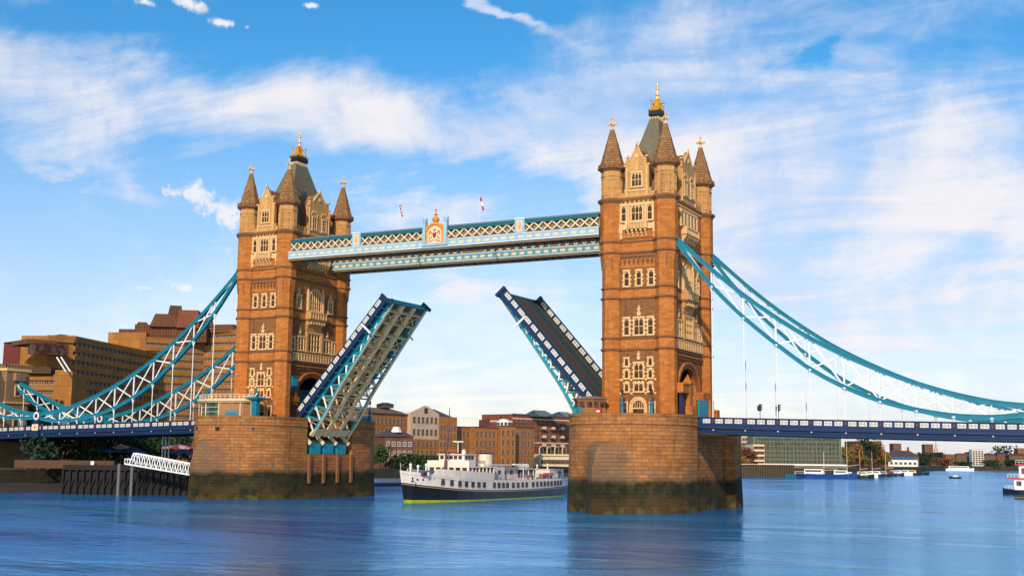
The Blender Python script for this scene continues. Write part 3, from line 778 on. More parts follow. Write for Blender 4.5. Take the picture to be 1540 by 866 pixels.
    for s in (-1, 1): put_window('e1', t, 'E', s*6.9, 30.0, Efc, 0.7, 2.4, 1, (0.5,))
    q = MB([CREAM, TRIM, DARKSTONE], OFF); f = face_mb(q, 'E', WE)
    # oriel canopy and carved apron
    for s in (-1, 1): f(s*2.55-0.3, s*2.55+0.3, 0, 0.5, 29.6, 34.0)
    prof = [(34.0,0.12),(35.0,0.35),(35.7,0.85),(36.3,1.2)]
    for i in range(len(prof)-1):
        (z0, o0), (z1, o1) = prof[i], prof[i+1]
        wall = WE
        q.loft([[(wall,-2.9,z0),(wall+o0,-2.3,z0),(wall+o0,2.3,z0),(wall,2.9,z0)], [(wall,-3.0,z1),(wall+o1,-2.5,z1),(wall+o1,2.5,z1),(wall,3.0,z1)]])
    q.slot(DARKSTONE); f(-3.1, 3.1, 0, 1.3, 36.3, 36.6); q.slot(CREAM); f(-2.9, 2.9, 0, 1.15, 36.6, 37.9); q.slot(TRIM); f(-3.05, 3.05, 0, 1.3, 37.9, 38.1)
    for k in range(7): h = -2.7+0.9*k; f(h-0.1, h+0.1, 1.15, 1.25, 36.7, 37.9)
    for k in range(6): h = -2.2+0.88*k; f(h-0.15, h+0.15, 0.5, 1.2, 35.6, 36.28)
    q.build('oriel', t)
    put_window('o3', t, 'E', 0.0, 29.95, Efc, 3.9, 3.7, 4, (0.33,0.66), tooth=False, proud=0.3)
    q = MB([TRIM, CREAM, DARKSTONE], OFF); f = face_mb(q, 'E', WE)
    q.slot(CREAM); f(-7.2, 7.2, 0, 0.35, 27.9, 29.2); q.slot(TRIM); f(-7.3, 7.3, 0, 0.45, 29.2, 29.4); f(-7.3, 7.3, 0, 0.42, 27.7, 27.9)
    for k in range(16): h = -7.1+14.2*k/15; f(h-0.12, h+0.12, 0.35, 0.44, 27.9, 29.2)
    q.slot(DARKSTONE)
    for k in range(16): h = -7.0+14.0*k/15; f(h-0.28, h+0.28, 0, 0.5, 26.5, 26.85); f(h-0.2, h+0.2, 0, 0.32, 26.0, 26.5)
    q.build('apron', t)
    q = MB([TRIM, CREAM], OFF); f = face_mb(q, 'E', WE+0.25)
    q.slot(CREAM); f(-4.4, 4.4, 0, 0.22, 49.6, 52.7); q.slot(TRIM); f(-4.5, 4.5, 0, 0.34, 52.7, 52.9)
    for k in range(6): h = -4.3+8.6*k/5; f(h-0.22, h+0.22, 0.2, 0.42, 49.6, 52.7)
    q.build('upper_bay', t)
    for k in range(5):
        h = -4.3+8.6*(k+0.5)/5; put_window('eb', t, 'E', h, 50.0, WE+0.47, 0.8, 2.4, 1, (0.5,), tooth=False, proud=0.14)
    balcony('E', WE+0.25, -3.2, 3.2, 48.3, 49.5, 7)
    # arch mouldings
    q = MB([DARKSTONE, ORANGE], OFF)
    def aring(k0, k1, o):
        for i in range(20):
            a0, a1 = pi*i/20, pi*(i+1)/20
            P = [((4.7+k)*cos(a), 20.3 + (4.35+k)*(sin(a)**0.9)) for k, a in ((k0,a0),(k1,a0),(k1,a1),(k0,a1))]
            q.plate(P, 'x', WE+0.0, WE+o)
    aring(0.0, 0.28, 0.2); aring(0.4, 0.62, 0.32); q.slot(ORANGE); aring(0.75, 1.1, 0.42)
    for s in (-1, 1): q.box(WE, WE+0.55, min(s*4.7, s*6.9), max(s*4.7, s*6.9), 19.3, 20.3); q.box(WE, WE+0.35, min(s*4.9, s*6.6), max(s*4.9, s*6.6), 18.7, 19.3)
    q.build('road_arch', t)
    q = MB([TEAL, TEALL, BLACK], OFF)
    for s in (-1, 1): q.box(-4.6, 4.6, min(s*3.9, s*4.65), max(s*3.9, s*4.65), PT, 22.3)
    q.slot(BLACK)  # black vault added under the arch, standing for the shade inside
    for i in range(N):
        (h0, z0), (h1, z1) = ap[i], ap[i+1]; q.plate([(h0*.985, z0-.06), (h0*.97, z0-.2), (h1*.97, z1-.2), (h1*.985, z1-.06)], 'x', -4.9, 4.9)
    q.build('portal_sides_and_shade', t)
    return t
towL = make_tower()
towR = copy_tree(towL); towR.location = (41.15,0,PT)
tag(towR, 'right and nearer gothic stone tower with green slate roof and gilded crown', 'tower', 'gothic towers of the bridge')
# the steel stop box beside the left tower's road arch
q = MB([TEALL, TEAL], OFF); q.box(WE, WE+1.3, -8.2, -6.4, 22.4, 24.2); q.slot(TEAL); q.loft([[(WE,-7.7,21.3),(WE+0.5,-7.7,21.3),(WE+0.5,-6.9,21.3),(WE,-6.9,21.3)],[(WE,-8.2,22.4),(WE+1.3,-8.2,22.4),(WE+1.3,-6.4,22.4),(WE,-6.4,22.4)]]); q.box(WE,WE+1.5,-8.3,-6.3,24.2,24.4)
q.build('stop_box', towL)
# footway porch of the right tower: stone pillar, lintel, blue and teal gates
q = MB([ORANGE, DARKSTONE], OFF)
q.box(6.6, 7.9, -5.6, -4.4, PT, 21.6); q.box(6.4, 8.1, -5.8, -4.2, 21.6, 21.9); q.loft([[(6.6,-5.6,21.9),(7.9,-5.6,21.9),(7.9,-4.4,21.9),(6.6,-4.4,21.9)],[(7.2,-5.05,23.2),(7.3,-5.05,23.2),(7.3,-4.95,23.2),(7.2,-4.95,23.2)]])
q.box(6.7, 7.8, -8.9, -5.6, 19.9, 21.3); q.box(6.55, 7.95, -8.9, -5.6, 21.3, 21.55)
q.box(6.2, 8.3, -5.9, -4.1, PT, 17.6)
q.build('gate_pier', towR)
q = MB(BLUE, OFF); q.box(6.9, 7.1, -8.4, -5.6, PT, 19.9); q.build('gate_panel', towR)
q = MB([ORANGE, DARKSTONE], OFF); q.box(6.0, 7.3, 7.2, 9.0, PT, 19.3); q.box(5.5, 6.9, 4.4, 9.2, 19.2, 20.6); q.box(5.9,8.2,8.0,9.6,PT,17.6); q.build('gate_pier', towR)
q = MB(TEALL, OFF); q.box(6.6, 6.9, 2.0, 7.2, PT, 19.2); q.build('gate_panel', towR)
# ------------------------------------------------------------------ side span decks
BAY = 5.47
def lerp_tab(tab, x):
    for i in range(len(tab)-1):
        (x0, y0), (x1, y1) = tab[i], tab[i+1]
        if x <= x1 or i == len(tab)-2: return y0 + (y1-y0)*(x-x0)/(x1-x0)
def smooth_tab(tab, x):
    """Catmull-Rom through the table"""
    n = len(tab); i = 0
    while i < n-2 and x > tab[i+1][0]: i += 1
    p0 = tab[max(i-1,0)]; p1 = tab[i]; p2 = tab[i+1]; p3 = tab[min(i+2,n-1)]
    h = p2[0]-p1[0]; u = (x-p1[0])/h
    m1 = (p2[1]-p0[1])/(p2[0]-p0[0])*h; m2 = (p3[1]-p1[1])/(p3[0]-p1[0])*h
    return (2*u**3-3*u**2+1)*p1[1] + (u**3-2*u**2+u)*m1 + (-2*u**3+3*u**2)*p2[1] + (u**3-u**2)*m2
DECK = [(51.0, 15.72), (80, 15.05), (105, 14.55), (117, 14.15), (138, 13.35)]
dz = lambda x: lerp_tab(DECK, x)
def make_panel(w, h, mats):
    """pierced parapet panel: frame, pale quatrefoil lozenges on a darker ground; local x along, z up, faces -y"""
    q = MB(list(mats)); q.slot(mats[0])
    q.box(-w/2, w/2, -0.05, 0.05, -h/2, h/2)
    q.slot(mats[1]); 
    for c in (-w*0.22, w*0.22):
        for a, b in ((0, h*0.22), (0, -h*0.22), (w*0.13, 0), (-w*0.13, 0)):
            r = h*0.13; q.plate([(c+a-r, b), (c+a, b-r), (c+a+r, b), (c+a, b+r)], 'y', -0.07, -0.048)
    return q
def make_deck():
    t = thing('side_span_deck', 'blue steel approach deck with pierced white parapet panels, right of the right tower', 'bridge deck', group='approach decks of the bridge')
    xs = [51.0, 60, 70, 80, 92, 105, 111, 117, 127, 138]
    def strip(mb, y0, y1, a, b):
        R = [[(x, y0, dz(x)+a), (x, y1, dz(x)+a), (x, y1, dz(x)+b), (x, y0, dz(x)+b)] for x in xs]; mb.loft(R)
    q = MB(ROADM); strip(q, -9.0, 9.0, -1.75, -1.25); q.build('roadway', t)
    for s in (-1, 1):
        q = MB([BLUE, NAVY, RED, DKRED])
        f = lambda o0, o1, a, b: strip(q, s*(9.0+o0), s*(9.0+o1), a, b)
        f(0, 0.42, -1.15, -0.10); f(0, 0.58, -0.10, 0.0); f(0, 0.56, -1.30, -1.15); f(0, 0.46, -1.75, -1.30); f(0, 0.6, -1.87, -1.75)
        f(0, 0.6, -2.36, -2.24); f(0, 0.46, -2.60, -2.36); f(0, 0.7, -2.74, -2.60)
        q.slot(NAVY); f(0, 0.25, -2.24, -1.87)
        q.build('girder', t)
    q = MB([TANB, NAVY])
    strip(q, -9.0, 9.0, -2.1, -1.76)
    x = 53.0
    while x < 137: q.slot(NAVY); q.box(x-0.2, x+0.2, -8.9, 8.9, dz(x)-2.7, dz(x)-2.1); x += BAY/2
    q.build('underdeck', t)
    pan = make_panel(1.25, 0.68, (PANW, BLUE)).build('parapet_panel', t); pan['_'] = 0
    st = MB(IVORY); st.lathe((0,0), [(0.16,-0.1),(0.16,0.02),(0.06,0.08)], 8); stud = st.build('lamp_stud', t)
    sh = MB(DKRED); sh.plate([(-0.17,0.2),(0.17,0.2),(0.17,-0.05),(0,-0.25),(-0.17,-0.05)], 'y', -0.07, 0.0); shield = sh.build('shield', t)
    first = True; x = 54.3 - BAY + 2.4
    for k in range(17):
        xc = 54.3 - 0.0 + BAY*k - 0.0
        for s in (-1, 1):
            sl = atan2(dz(xc+1)-dz(xc-1), 2)
            ry = -sl
            for j in (-1, 0, 1):
                xx = xc - BAY/2 + j*1.65
                if xx < 51.9: continue
                c = pan if first else pan.copy()
                if not first: C.objects.link(c)
                c.parent = t; c.location = (xx, s*9.46, dz(xx)-0.62); c.rotation_euler = (0, ry, 0 if s < 0 else pi)
                if s > 0: c.rotation_euler = (0, -ry, pi)
                if first: first = False
            a = shield if k == 0 and s == -1 else shield.copy()
            b = stud if k == 0 and s == -1 else stud.copy()
            if a is not shield: C.objects.link(a); C.objects.link(b)
            a.parent = t; b.parent = t
            a.location = (xc, s*9.43, dz(xc)-0.62); a.rotation_euler = (0, 0, 0 if s < 0 else pi)
            b.location = (xc, s*9.27, dz(xc)-2.05); b.rotation_euler = ((pi/2) if s < 0 else -(pi/2), 0, 0)
    return t
deckR = make_deck()
deckL = copy_tree(deckR); deckL.rotation_euler = (0, 0, pi)
tag(deckL, 'blue steel approach deck with pierced white parapet panels, left of the left tower', 'bridge deck', 'approach decks of the bridge')

# ------------------------------------------------------------------ suspension chains
CU = [(47.9,46.7),(54.4,40.6),(59.9,35.95),(65.1,32.1),(71.0,28.25),(79.4,23.95),(89.4,20.0),(98.0,17.75),(105,16.95)]
CLO = [(47.9,46.1),(54.3,37.9),(59.7,32.35),(65.0,27.8),(70.9,23.3),(75.9,20.5),(81.3,18.25),(86.9,16.7),(92.35,15.75),(97.5,15.45),(101.5,15.7),(105,16.35)]
BU = [(105,16.95),(111,17.6),(117.6,19.35),(127,22.8),(137,27.0)]
BL = [(105,16.35),(111,16.1),(117.6,16.8),(127,20.0),(137,26.0)]
def make_chain(side):
    t = thing('suspension_chain', '', 'suspension chain', (0,0,0), group='suspension chains of the bridge')
    Y = 9.5*side
    def chord(tab, name, hgt, x0=None, x1=None):
        x0 = x0 or tab[0][0]; x1 = x1 or tab[-1][0]; n = 36
        P = [(x0+(x1-x0)*i/n, Y, smooth_tab(tab, x0+(x1-x0)*i/n)) for i in range(n+1)]
        q = MB([TEAL, TEALL]); q.path(P, 0.5, hgt)
        q.slot(TEALL)                                  # flange plates standing proud of the chord
        for o in (-1, 1):
            q.path([(a, b, c + o*(hgt/2+0.02)*1.0) for a, b, c in P], 0.78, 0.10)
        q.build(name, t)
    chord(CU, 'upper_chord', 0.68); chord(CLO, 'lower_chord', 0.66)
    chord(BU, 'upper_chord', 0.68); chord(BL, 'lower_chord', 0.66)
    nodes = [54.35 + 5.46*k for k in range(9)]
    def web(nodes, TU, TL, ends):
        allx = [ends[0]] + nodes + [ends[1]]
        for i, x in enumerate(nodes):
            q = MB(WHITE); zu, zl = smooth_tab(TU, x), smooth_tab(TL, x)
            q.bar((x,Y,zl),(x,Y,zu),0.24,0.24); q.build('vertical_strut', t)
        for i in range(len(allx)-1):
            a, b = allx[i], allx[i+1]
            for z0, z1 in ((smooth_tab(TL, a), smooth_tab(TU, b)), (smooth_tab(TU, a), smooth_tab(TL, b))):
                if abs(smooth_tab(TU, a)-smooth_tab(TL, a)) < 0.9 and abs(smooth_tab(TU, b)-smooth_tab(TL, b)) < 1.0: continue
                q = MB(WHITE); q.bar((a,Y+0.06,z0),(b,Y+0.06,z1),0.20,0.22); q.build('lattice_bar', t)
    web(nodes, CU, CLO, (48.5, 103.3)); web([110.5, 116.0, 121.5, 127.0, 132.0], BU, BL, (106.5, 136.0))
    for x, TL in [(x, CLO) for x in nodes] + [(x, BL) for x in (110.5, 116.0, 121.5, 127.0, 132.0)]:
        z = smooth_tab(TL, x)
        q = MB([WHITE, TANP]); q.lathe((x,Y), [(0.10,max(z-1.2, dz(x)+0.02)),(0.36,z-0.28),(0.36,z-0.15),(0.2,z)], 8)
        if z-1.2 > dz(x): q.tube((x,Y,dz(x)-0.1),(x,Y,z-1.1),0.085,n=6)
        q.build('hanger', t)
    # pin joint with its roundel, on a post
    q = MB([TEAL, WHITE, DKRED, BLUE])
    for o in (-1, 1):
        q.slot(TEAL); q.lathe((0,0), [(0.95,-0.1),(0.95,0.1)], 20)
    o = None
    q = MB([TEAL, WHITE, DKRED])
    def disc(r, y0, y1, m):
        q.slot(m); q.loft([[(105+r*cos(2*pi*i/24), y, 16.62+r*sin(2*pi*i/24)) for i in range(24)] for y in (y0, y1)])
    disc(1.15, Y-0.45, Y+0.45, TEAL); disc(0.86, Y-0.52, Y+0.52, WHITE); disc(0.52, Y-0.58, Y+0.58, DKRED)
    q.build('pin_joint', t)
    q = MB([BLUE, TEAL, IVORY, RED]); q.box(104.2, 105.8, Y-0.55, Y+0.55, 12.6, 15.6); q.box(103.9, 106.1, Y-0.62, Y+0.62, 11.7, 12.7)
    q.slot(IVORY)
    for s in (-1, 1): q.box(104.05, 105.95, Y+s*0.6-0.06, Y+s*0.6+0.06, 13.35, 14.75)
    q.slot(RED)
    for s in (-1, 1):
        yy = Y+s*0.68; q.box(104.92, 105.08, yy-0.02, yy+0.02, 13.6, 14.5); q.box(104.6, 105.4, yy-0.025, yy+0.025, 14.0, 14.15)
    q.build('joint_post', t)
    return t
chA = make_chain(-1); chB = make_chain(1)
tag(chA, 'near teal suspension chain truss on the right, falling from the right tower', 'suspension chain', 'suspension chains of the bridge')
tag(chB, 'far teal suspension chain truss on the right, behind the near one', 'suspension chain', 'suspension chains of the bridge')
chC = copy_tree(chA); chC.rotation_euler = (0,0,pi); tag(chC, 'far teal suspension chain truss on the left, lower in view beside the left tower', 'suspension chain', 'suspension chains of the bridge')
chD = copy_tree(chB); chD.rotation_euler = (0,0,pi); tag(chD, 'near teal suspension chain truss on the left, rising highest to the left tower', 'suspension chain', 'suspension chains of the bridge')

# ------------------------------------------------------------------ high-level walkways
def make_walkway():
    t = thing('high_level_walkway', 'near latticed walkway between the tower tops with pale blue cornice and crest', 'walkway', (0,0,0), group='high walkways between the towers')
    X0, X1 = -33.7, 34.3; Yn, Yf = -11.3, -7.0
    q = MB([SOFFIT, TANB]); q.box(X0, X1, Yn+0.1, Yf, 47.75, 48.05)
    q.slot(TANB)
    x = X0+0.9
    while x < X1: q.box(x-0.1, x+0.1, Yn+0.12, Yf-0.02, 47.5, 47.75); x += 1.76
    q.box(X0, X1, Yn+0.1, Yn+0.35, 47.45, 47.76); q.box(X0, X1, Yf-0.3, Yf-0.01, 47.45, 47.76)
    q.build('soffit', t)
    for s, yo in ((-1, Yn), (1, Yf)):
        q = MB([SKYB, TEALD, WHITE]); a, b = (yo-0.12, yo+0.18) if s < 0 else (yo-0.18, yo+0.12)
        q.box(X0-0.4, X1, a, b, 47.95, 49.1)
        q.slot(WHITE); q.box(X0-0.45, X1, (a-0.14) if s < 0 else a, b if s < 0 else b+0.14, 49.1, 49.25); q.box(X0-0.45, X1, (a-0.1) if s < 0 else a, b if s < 0 else b+0.1, 47.82, 47.95)
        q.build('cornice', t)
        q = MB([TEALD, GREYR]); q.box(X0, X1, yo-0.1, yo+0.1, 51.0, 51.5); q.box(X0, X1, yo-0.16, yo+0.16, 51.5, 51.62); q.box(X0, X1, yo-0.06, yo+0.06, 49.25, 49.45); q.build('top_rail', t)
    q = MB([GREYR, TEALD]); q.loft([[(X0,Yn+0.3,51.6),(X1,Yn+0.3,51.6),(X1,Yf-0.3,51.6),(X0,Yf-0.3,51.6)],[(X0,Yn+1.3,52.2),(X1,Yn+1.3,52.2),(X1,Yf-1.3,52.2),(X0,Yf-1.3,52.2)]]); q.build('roof', t)
    q = MB([TANB, GLASS]); q.box(X0, X1, Yn+0.55, Yn+0.65, 49.3, 51.0); q.box(X0, X1, Yf-0.65, Yf-0.55, 49.3, 51.0); q.build('inner_wall', t)
    # cornice insets
    pp = MB([IVORY, TANP]); pp.box(-0.5,0.5,-0.05,0.02,-0.27,0.27); pp.slot(TANP); pp.box(-0.32,0.32,-0.07,-0.045,-0.12,0.2); pan = pp.build('cornice_panel', t)
    n = 38; first = True
    ends = [X0, -18.4, -16.5, -1.9, 3.1, 17.7, 19.6, X1]
    for i in range(n):
        x = X0 + 0.9 + 1.78*i
        c = pan if first else pan.copy()
        if not first: C.objects.link(c)
        c.parent = t; c.location = (x, Yn-0.14, 48.5); first = False
    # lattice bars
    lb = MB(IVORY); lb.bar((-0.86,-0.09,49.45),(0.86,-0.09,51.02),0.10,0.21); la = lb.build('lattice_bar', t)
    lb = MB(IVORY); lb.bar((0.86,-0.02,49.45),(-0.86,-0.02,51.02),0.10,0.21); lc = lb.build('lattice_bar', t)
    first = True
    for (x0, x1) in ((X0, -18.4), (-16.5, -1.9), (3.1, 17.7), (19.6, X1)):
        k = int(round((x1-x0)/1.78)); st = (x1-x0)/k
        for i in range(k):
            for b in (la, lc):
                c = b if first else b.copy()
                if not first: C.objects.link(c)
                c.parent = t; c.location = (x0+st*(i+0.5), Yn+0.1, 0); c.scale = (st/1.78*1.0, 1, 1)
            first = False
    # square posts with peach panels
    for xc in (-17.45, 18.65):
        q = MB([SKYB, PEACH, RED, WHITE]); q.box(xc-1.0, xc+1.0, Yn-0.3, Yn+0.3, 49.2, 51.85); q.slot(WHITE); q.box(xc-1.08, xc+1.08, Yn-0.38, Yn+0.36, 51.85, 52.0)
        q.slot(PEACH); q.box(xc-0.55, xc+0.55, Yn-0.34, Yn-0.29, 49.5, 51.6); q.slot(ORNG); q.plate([(xc-0.3,50.9),(xc,51.35),(xc+0.3,50.9),(xc+0.22,50.2),(xc,49.85),(xc-0.22,50.2)], 'y', Yn-0.38, Yn-0.33)
        q.slot(PEACH); q.plate([(xc-0.15,50.8),(xc,51.1),(xc+0.15,50.8),(xc,50.25)], 'y', Yn-0.41, Yn-0.37)
        q.build('post', t)
    return t
wk = make_walkway()
wk2 = copy_tree(wk); wk2.location = (-0.9, 16.2, 0)
for ch in list(wk2.children):
    if ch.name.startswith('post'): bpy.data.objects.remove(ch)
    elif ch.name.startswith('cornice') and 'panel' not in ch.name:
        ch.data = ch.data.copy(); ch.data.materials[0] = SKYBG
tag(wk2, 'far walkway between the tower tops, seen below the near one', 'walkway', 'high walkways between the towers')
# coat of arms in the middle of the near walkway
t = wk
xc = 0.55; Yn = -11.3
q = MB([SKYB, TEAL])
for s in (-1, 1):
    x = xc+s*2.35; q.slot(SKYB); q.box(x-0.32, x+0.32, Yn-0.42, Yn+0.42, 48.4, 52.7); q.lathe((x,Yn), [(0.36,52.7),(0.52,52.85),(0.52,53.0),(0.4,53.05),(0.52,53.3),(0.52,53.5),(0.3,53.6)], 8)
q.box(xc-2.8, xc+2.8, Yn-0.46, Yn+0.4, 48.15, 48.55)
q.build('crest_pillars', t)
q = MB([ORNG, PEACH, GOLD, RED, SOFFIT])
q.plate([(xc-1.95,48.55),(xc+1.95,48.55),(xc+1.95,52.0),(xc+1.2,52.3),(xc+0.5,52.6),(xc,53.0),(xc-0.5,52.6),(xc-1.2,52.3),(xc-1.95,52.0)], 'y', Yn-0.30, Yn+0.2)
q.slot(PEACH); q.plate([(xc-1.5,48.6),(xc+1.5,48.6),(xc+1.5,50.9),(xc+1.0,51.5),(xc,52.0),(xc-1.0,51.5),(xc-1.5,50.9)], 'y', Yn-0.36, Yn-0.29)
q.slot(ORNG)
for k in range(11):
    a = pi*k/10; q.bar((xc+1.72*cos(a), Yn-0.4, 51.0+1.25*sin(a)), (xc+1.72*cos(a+0.3), Yn-0.4, 51.0+1.25*sin(a+0.3)), 0.16, 0.16) if k < 10 else None
q.lathe((xc,Yn), [(0.2,52.6),(0.62,52.9),(0.72,53.25),(0.55,53.6),(0.2,53.8),(0.16,54.0),(0.42,54.1),(0.42,54.2),(0.12,54.3),(0.16,54.9),(0.26,55.1),(0.05,55.3)], 10)
q.slot(SOFFIT)                    # shield, supporters and scroll in relief
q.plate([(xc-0.4,50.6),(xc+0.4,50.6),(xc+0.4,50.0),(xc,49.5),(xc-0.4,50.0)], 'y', Yn-0.41, Yn-0.35)
q.slot(RED); q.box(xc-0.06, xc+0.06, Yn-0.44, Yn-0.40, 49.7, 50.55); q.box(xc-0.36, xc+0.36, Yn-0.443, Yn-0.403, 50.1, 50.25)
q.slot(TANB)
for s in (-1, 1):
    q.bar((xc+s*0.55,Yn-0.38,50.4),(xc+s*0.95,Yn-0.38,51.0),0.12,0.2); q.bar((xc+s*0.95,Yn-0.38,51.0),(xc+s*1.2,Yn-0.38,50.2),0.12,0.18); q.bar((xc+s*0.6,Yn-0.38,49.9),(xc+s*1.15,Yn-0.38,49.4),0.12,0.2)
    q.bar((xc+s*0.2,Yn-0.38,49.25),(xc+s*1.3,Yn-0.38,48.95),0.12,0.14); q.bar((xc+s*0.15,Yn-0.38,51.0),(xc+s*0.35,Yn-0.38,51.35),0.1,0.1)
q.bar((xc,Yn-0.38,50.8),(xc,Yn-0.38,51.4),0.12,0.14)
q.build('crest', t)
for i, (x, lab, col) in enumerate(((-9.3, 'union flag hanging from a pole on the walkway, left of the gilded crest', 0), (8.7, 'red and white flag on a pole on the walkway, right of the crest', 1))):
    f = thing('flag', lab, 'flag', (x, -9.1, 51.9), group='flags above the walkway')
    q = MB(WHITE); q.tube((0,0,0),(0,0,5.6),0.05,0.03,6); q.lathe((0,0), [(0.04,5.6),(0.1,5.68),(0.03,5.8)], 6); q.build('flagpole', f)
    if col == 0: NV = plain('flag_navy', (0.02,0.02,0.09), 0.8); q = MB([NV, RED, WHITE])
    else: q = MB([WHITE, RED])
    rows = 9
    for r in range(rows):           # the cloth hangs in narrow folds
        z1 = 5.3 - 2.6*r/rows; z0 = 5.3 - 2.6*(r+1)/rows; o0 = 0.10*r*0.75; o1 = 0.10*(r+1)*0.75
        for c in range(4):
            m = (NV if (r+c) % 3 == 0 else (RED if (r+c) % 3 == 1 else WHITE)) if col == 0 else (WHITE if 3 <= r <= 5 else RED)
            q.slot(m); wv = lambda c, z: (0.08*sin(c*2.1+z*2))
            xa, xb = 0.06+0.11*c, 0.06+0.11*(c+1)
            q.face([q.add([(xa+o1, wv(c,z0), z0)]), q.add([(xb+o1, wv(c+1,z0), z0)]), q.add([(xb+o0, wv(c+1,z1), z1)]), q.add([(xa+o0, wv(c,z1), z1)])])
    q.build('cloth', f)

# ------------------------------------------------------------------ bascule leaves
TH = radians(48.4)
GT = [(-4.5,-4.6),(0,-4.2),(1.3,-4.0),(5,-3.25),(8,-2.85),(13,-2.4),(20,-1.8),(27,-1.2)]
def make_leaf():
    """local x runs along the leaf from hinge to tip, z is the traffic side, y across"""
    t = thing('bascule_leaf', 'raised right bascule leaf showing its dark roadway', 'bascule', (30.9, 0, 18.7), (0, -TH, pi), group='raised bascule leaves')
    HW = 7.75; L0, L1 = -3.4, 27.5
    q = MB([ROADM, ROADR, TEALD, WHITE]); q.box(L0, L1, -6.0, 6.0, -0.3, 0.0)
    q.slot(ROADR); q.box(L0, L1, -1.6, 1.6, 0.0, 0.02)
    q.slot(TEALD)
    for y in (-2.0, 2.2, -5.9, 5.9): q.box(L0, L1, y-0.07, y+0.07, 0.0, 0.05)
    for s in (-1, 1): q.slot(ROADM); q.box(L0, L1, min(s*6.0, s*7.5), max(s*6.0, s*7.5), -0.3, 0.15)
    q.build('roadway', t)
    x = L0+1
    q = MB(TEALD)
    while x < L1: q.box(x-0.04, x+0.04, -5.8, 5.8, 0.021, 0.05); x += 2.45
    q.build('deck_ribs', t)
    for s in (-1, 1):
        q = MB([BLUE, TEAL, NAVY]); a = lambda o0, o1, z0, z1: q.box(L0+0.6, L1, min(s*(HW+o0), s*(HW+o1)), max(s*(HW+o0), s*(HW+o1)), z0, z1)
        a(-0.25, 0.0, -0.35, 1.12); a(-0.3, 0.12, 1.12, 1.25); a(-0.3, 0.1, 0.12, 0.24); a(-0.25, 0.05, -0.47, -0.35)
        q.build('parapet', t)
        pn = make_panel(1.55, 0.74, (PANW, NAVY)); pan = pn.build('parapet_panel', t); k = 0; x = L0+2.0
        while x < L1-0.8:
            for inner in (0, 1):
                c = pan if k == 0 else pan.copy()
                if k: C.objects.link(c)
                yy = s*(HW+0.02) if not inner else s*(HW-0.27)
                c.parent = t; c.location = (x, yy, 0.68)
                c.rotation_euler = (0, 0, 0 if (s < 0) != bool(inner) else pi); k += 1
            x += 2.07
        # white marker board
        q = MB(WHITE); q.box(20.0, 20.35, min(s*(HW+0.0), s*(HW+0.28)), max(s*(HW+0.0), s*(HW+0.28)), -2.0, 0.9); q.build('marker_board', t)
    # four girders: teal outer ones, tan bottom flanges
    for gi, y in enumerate((-6.2, -2.07, 2.07, 6.2)):
        outer = gi in (0, 3); m = TEALL if outer else TANP; fl = TANP
        q = MB([m, fl]); s = -1 if y < 0 else 1
        q.slot(m); q.box(L0, L1, y-0.12, y+0.12, -0.9, -0.3); q.box(L0, L1, y-0.3, y+0.3, -1.0, -0.9)
        xs = [GT[0][0] + (27.2-GT[0][0])*i/16 for i in range(17)]
        for i in range(16):
            a, b = xs[i], xs[i+1]
            q.slot(m if outer else TANP)
            q.bar((a,y,lerp_tab(GT,a)+0.3),(b,y,lerp_tab(GT,b)+0.3),0.2,0.6)
            q.slot(fl); q.bar((a,y,lerp_tab(GT,a)-0.03),(b,y,lerp_tab(GT,b)-0.03),0.62,0.09)
        q.build('girder', t)
        n = 11; X = [-3.6 + (26.3+3.6)*i/n for i in range(n+1)]
        for i in range(n):
            q = MB([m, WHITE]); za, zb = lerp_tab(GT, X[i])+0.5, lerp_tab(GT, X[i+1])+0.5
            xm = (X[i]+X[i+1])/2
            q.slot(WHITE if outer else TANP); q.bar((X[i],y,za),(xm,y,-0.95),0.26,0.26)
            q.slot(m); q.bar((xm,y,-0.95),(X[i+1],y,zb),0.28,0.3)
            q.build('web_bar', t)
        if outer:                                    # cantilever brackets to the parapet
            for i in range(14):
                x = -1.5+2.07*i; q = MB(TEALL); q.plate([(y, -0.95), (s*HW, -0.5), (s*HW, -0.36), (y, -0.4)], 'x', x-0.06, x+0.06); q.build('bracket', t)
    # cross girders and underside bracing
    x = L0+0.4; i = 0
    while x < L1:
        zb = lerp_tab(GT, min(x, 28))
        q = MB([TANP, TANB]); q.box(x-0.1, x+0.1, -6.2, 6.2, -1.5, -0.3); q.bar((x,-6.2,zb+0.25),(x,6.2,zb+0.25),0.26,0.3)
        for a, b in ((-6.2,-2.07),(-2.07,2.07),(2.07,6.2)):
            if zb < -2.2:
                q.bar((x,a,zb+0.3),(x,b,-1.3),0.13,0.16); q.bar((x,b,zb+0.3),(x,a,-1.3),0.13,0.16)
        q.build('cross_girder', t); x += 2.85
    q = MB([TANB, TANP])
    for k in range(13): y = -5.7+0.95*k; q.box(L0, L1, y-0.09, y+0.09, -0.6, -0.3)
    q.build('stringers', t)
    for k in range(1, 10, 2):
        a, b = L0+0.4+2.85*k, min(L0+0.4+2.85*(k+1), L1-0.3)
        for y0, y1 in ((-6.2,-2.07),(-2.07,2.07),(2.07,6.2)):
            za, zb = lerp_tab(GT, a)+0.25, lerp_tab(GT, min(b,28))+0.25
            q = MB(TANP); q.bar((a,y0,za),(b,y1,zb),0.14,0.14); q.bar((a,y1,za+0.02),(b,y0,zb+0.02),0.14,0.14); q.build('wind_brace', t)
    q = MB([TEAL, TEALD, BLACK]); q.box(L1-0.35, L1, -HW, HW, -1.2, 0.1); q.box(L1-0.1, L1+0.1, -HW, HW, -0.5, -0.2)
    for s in (-1, 1): q.slot(BLUE); q.box(L1-0.5, L1+0.12, s*HW-0.28, s*HW+0.28, -1.1, 1.3)
    q.slot(BLACK)
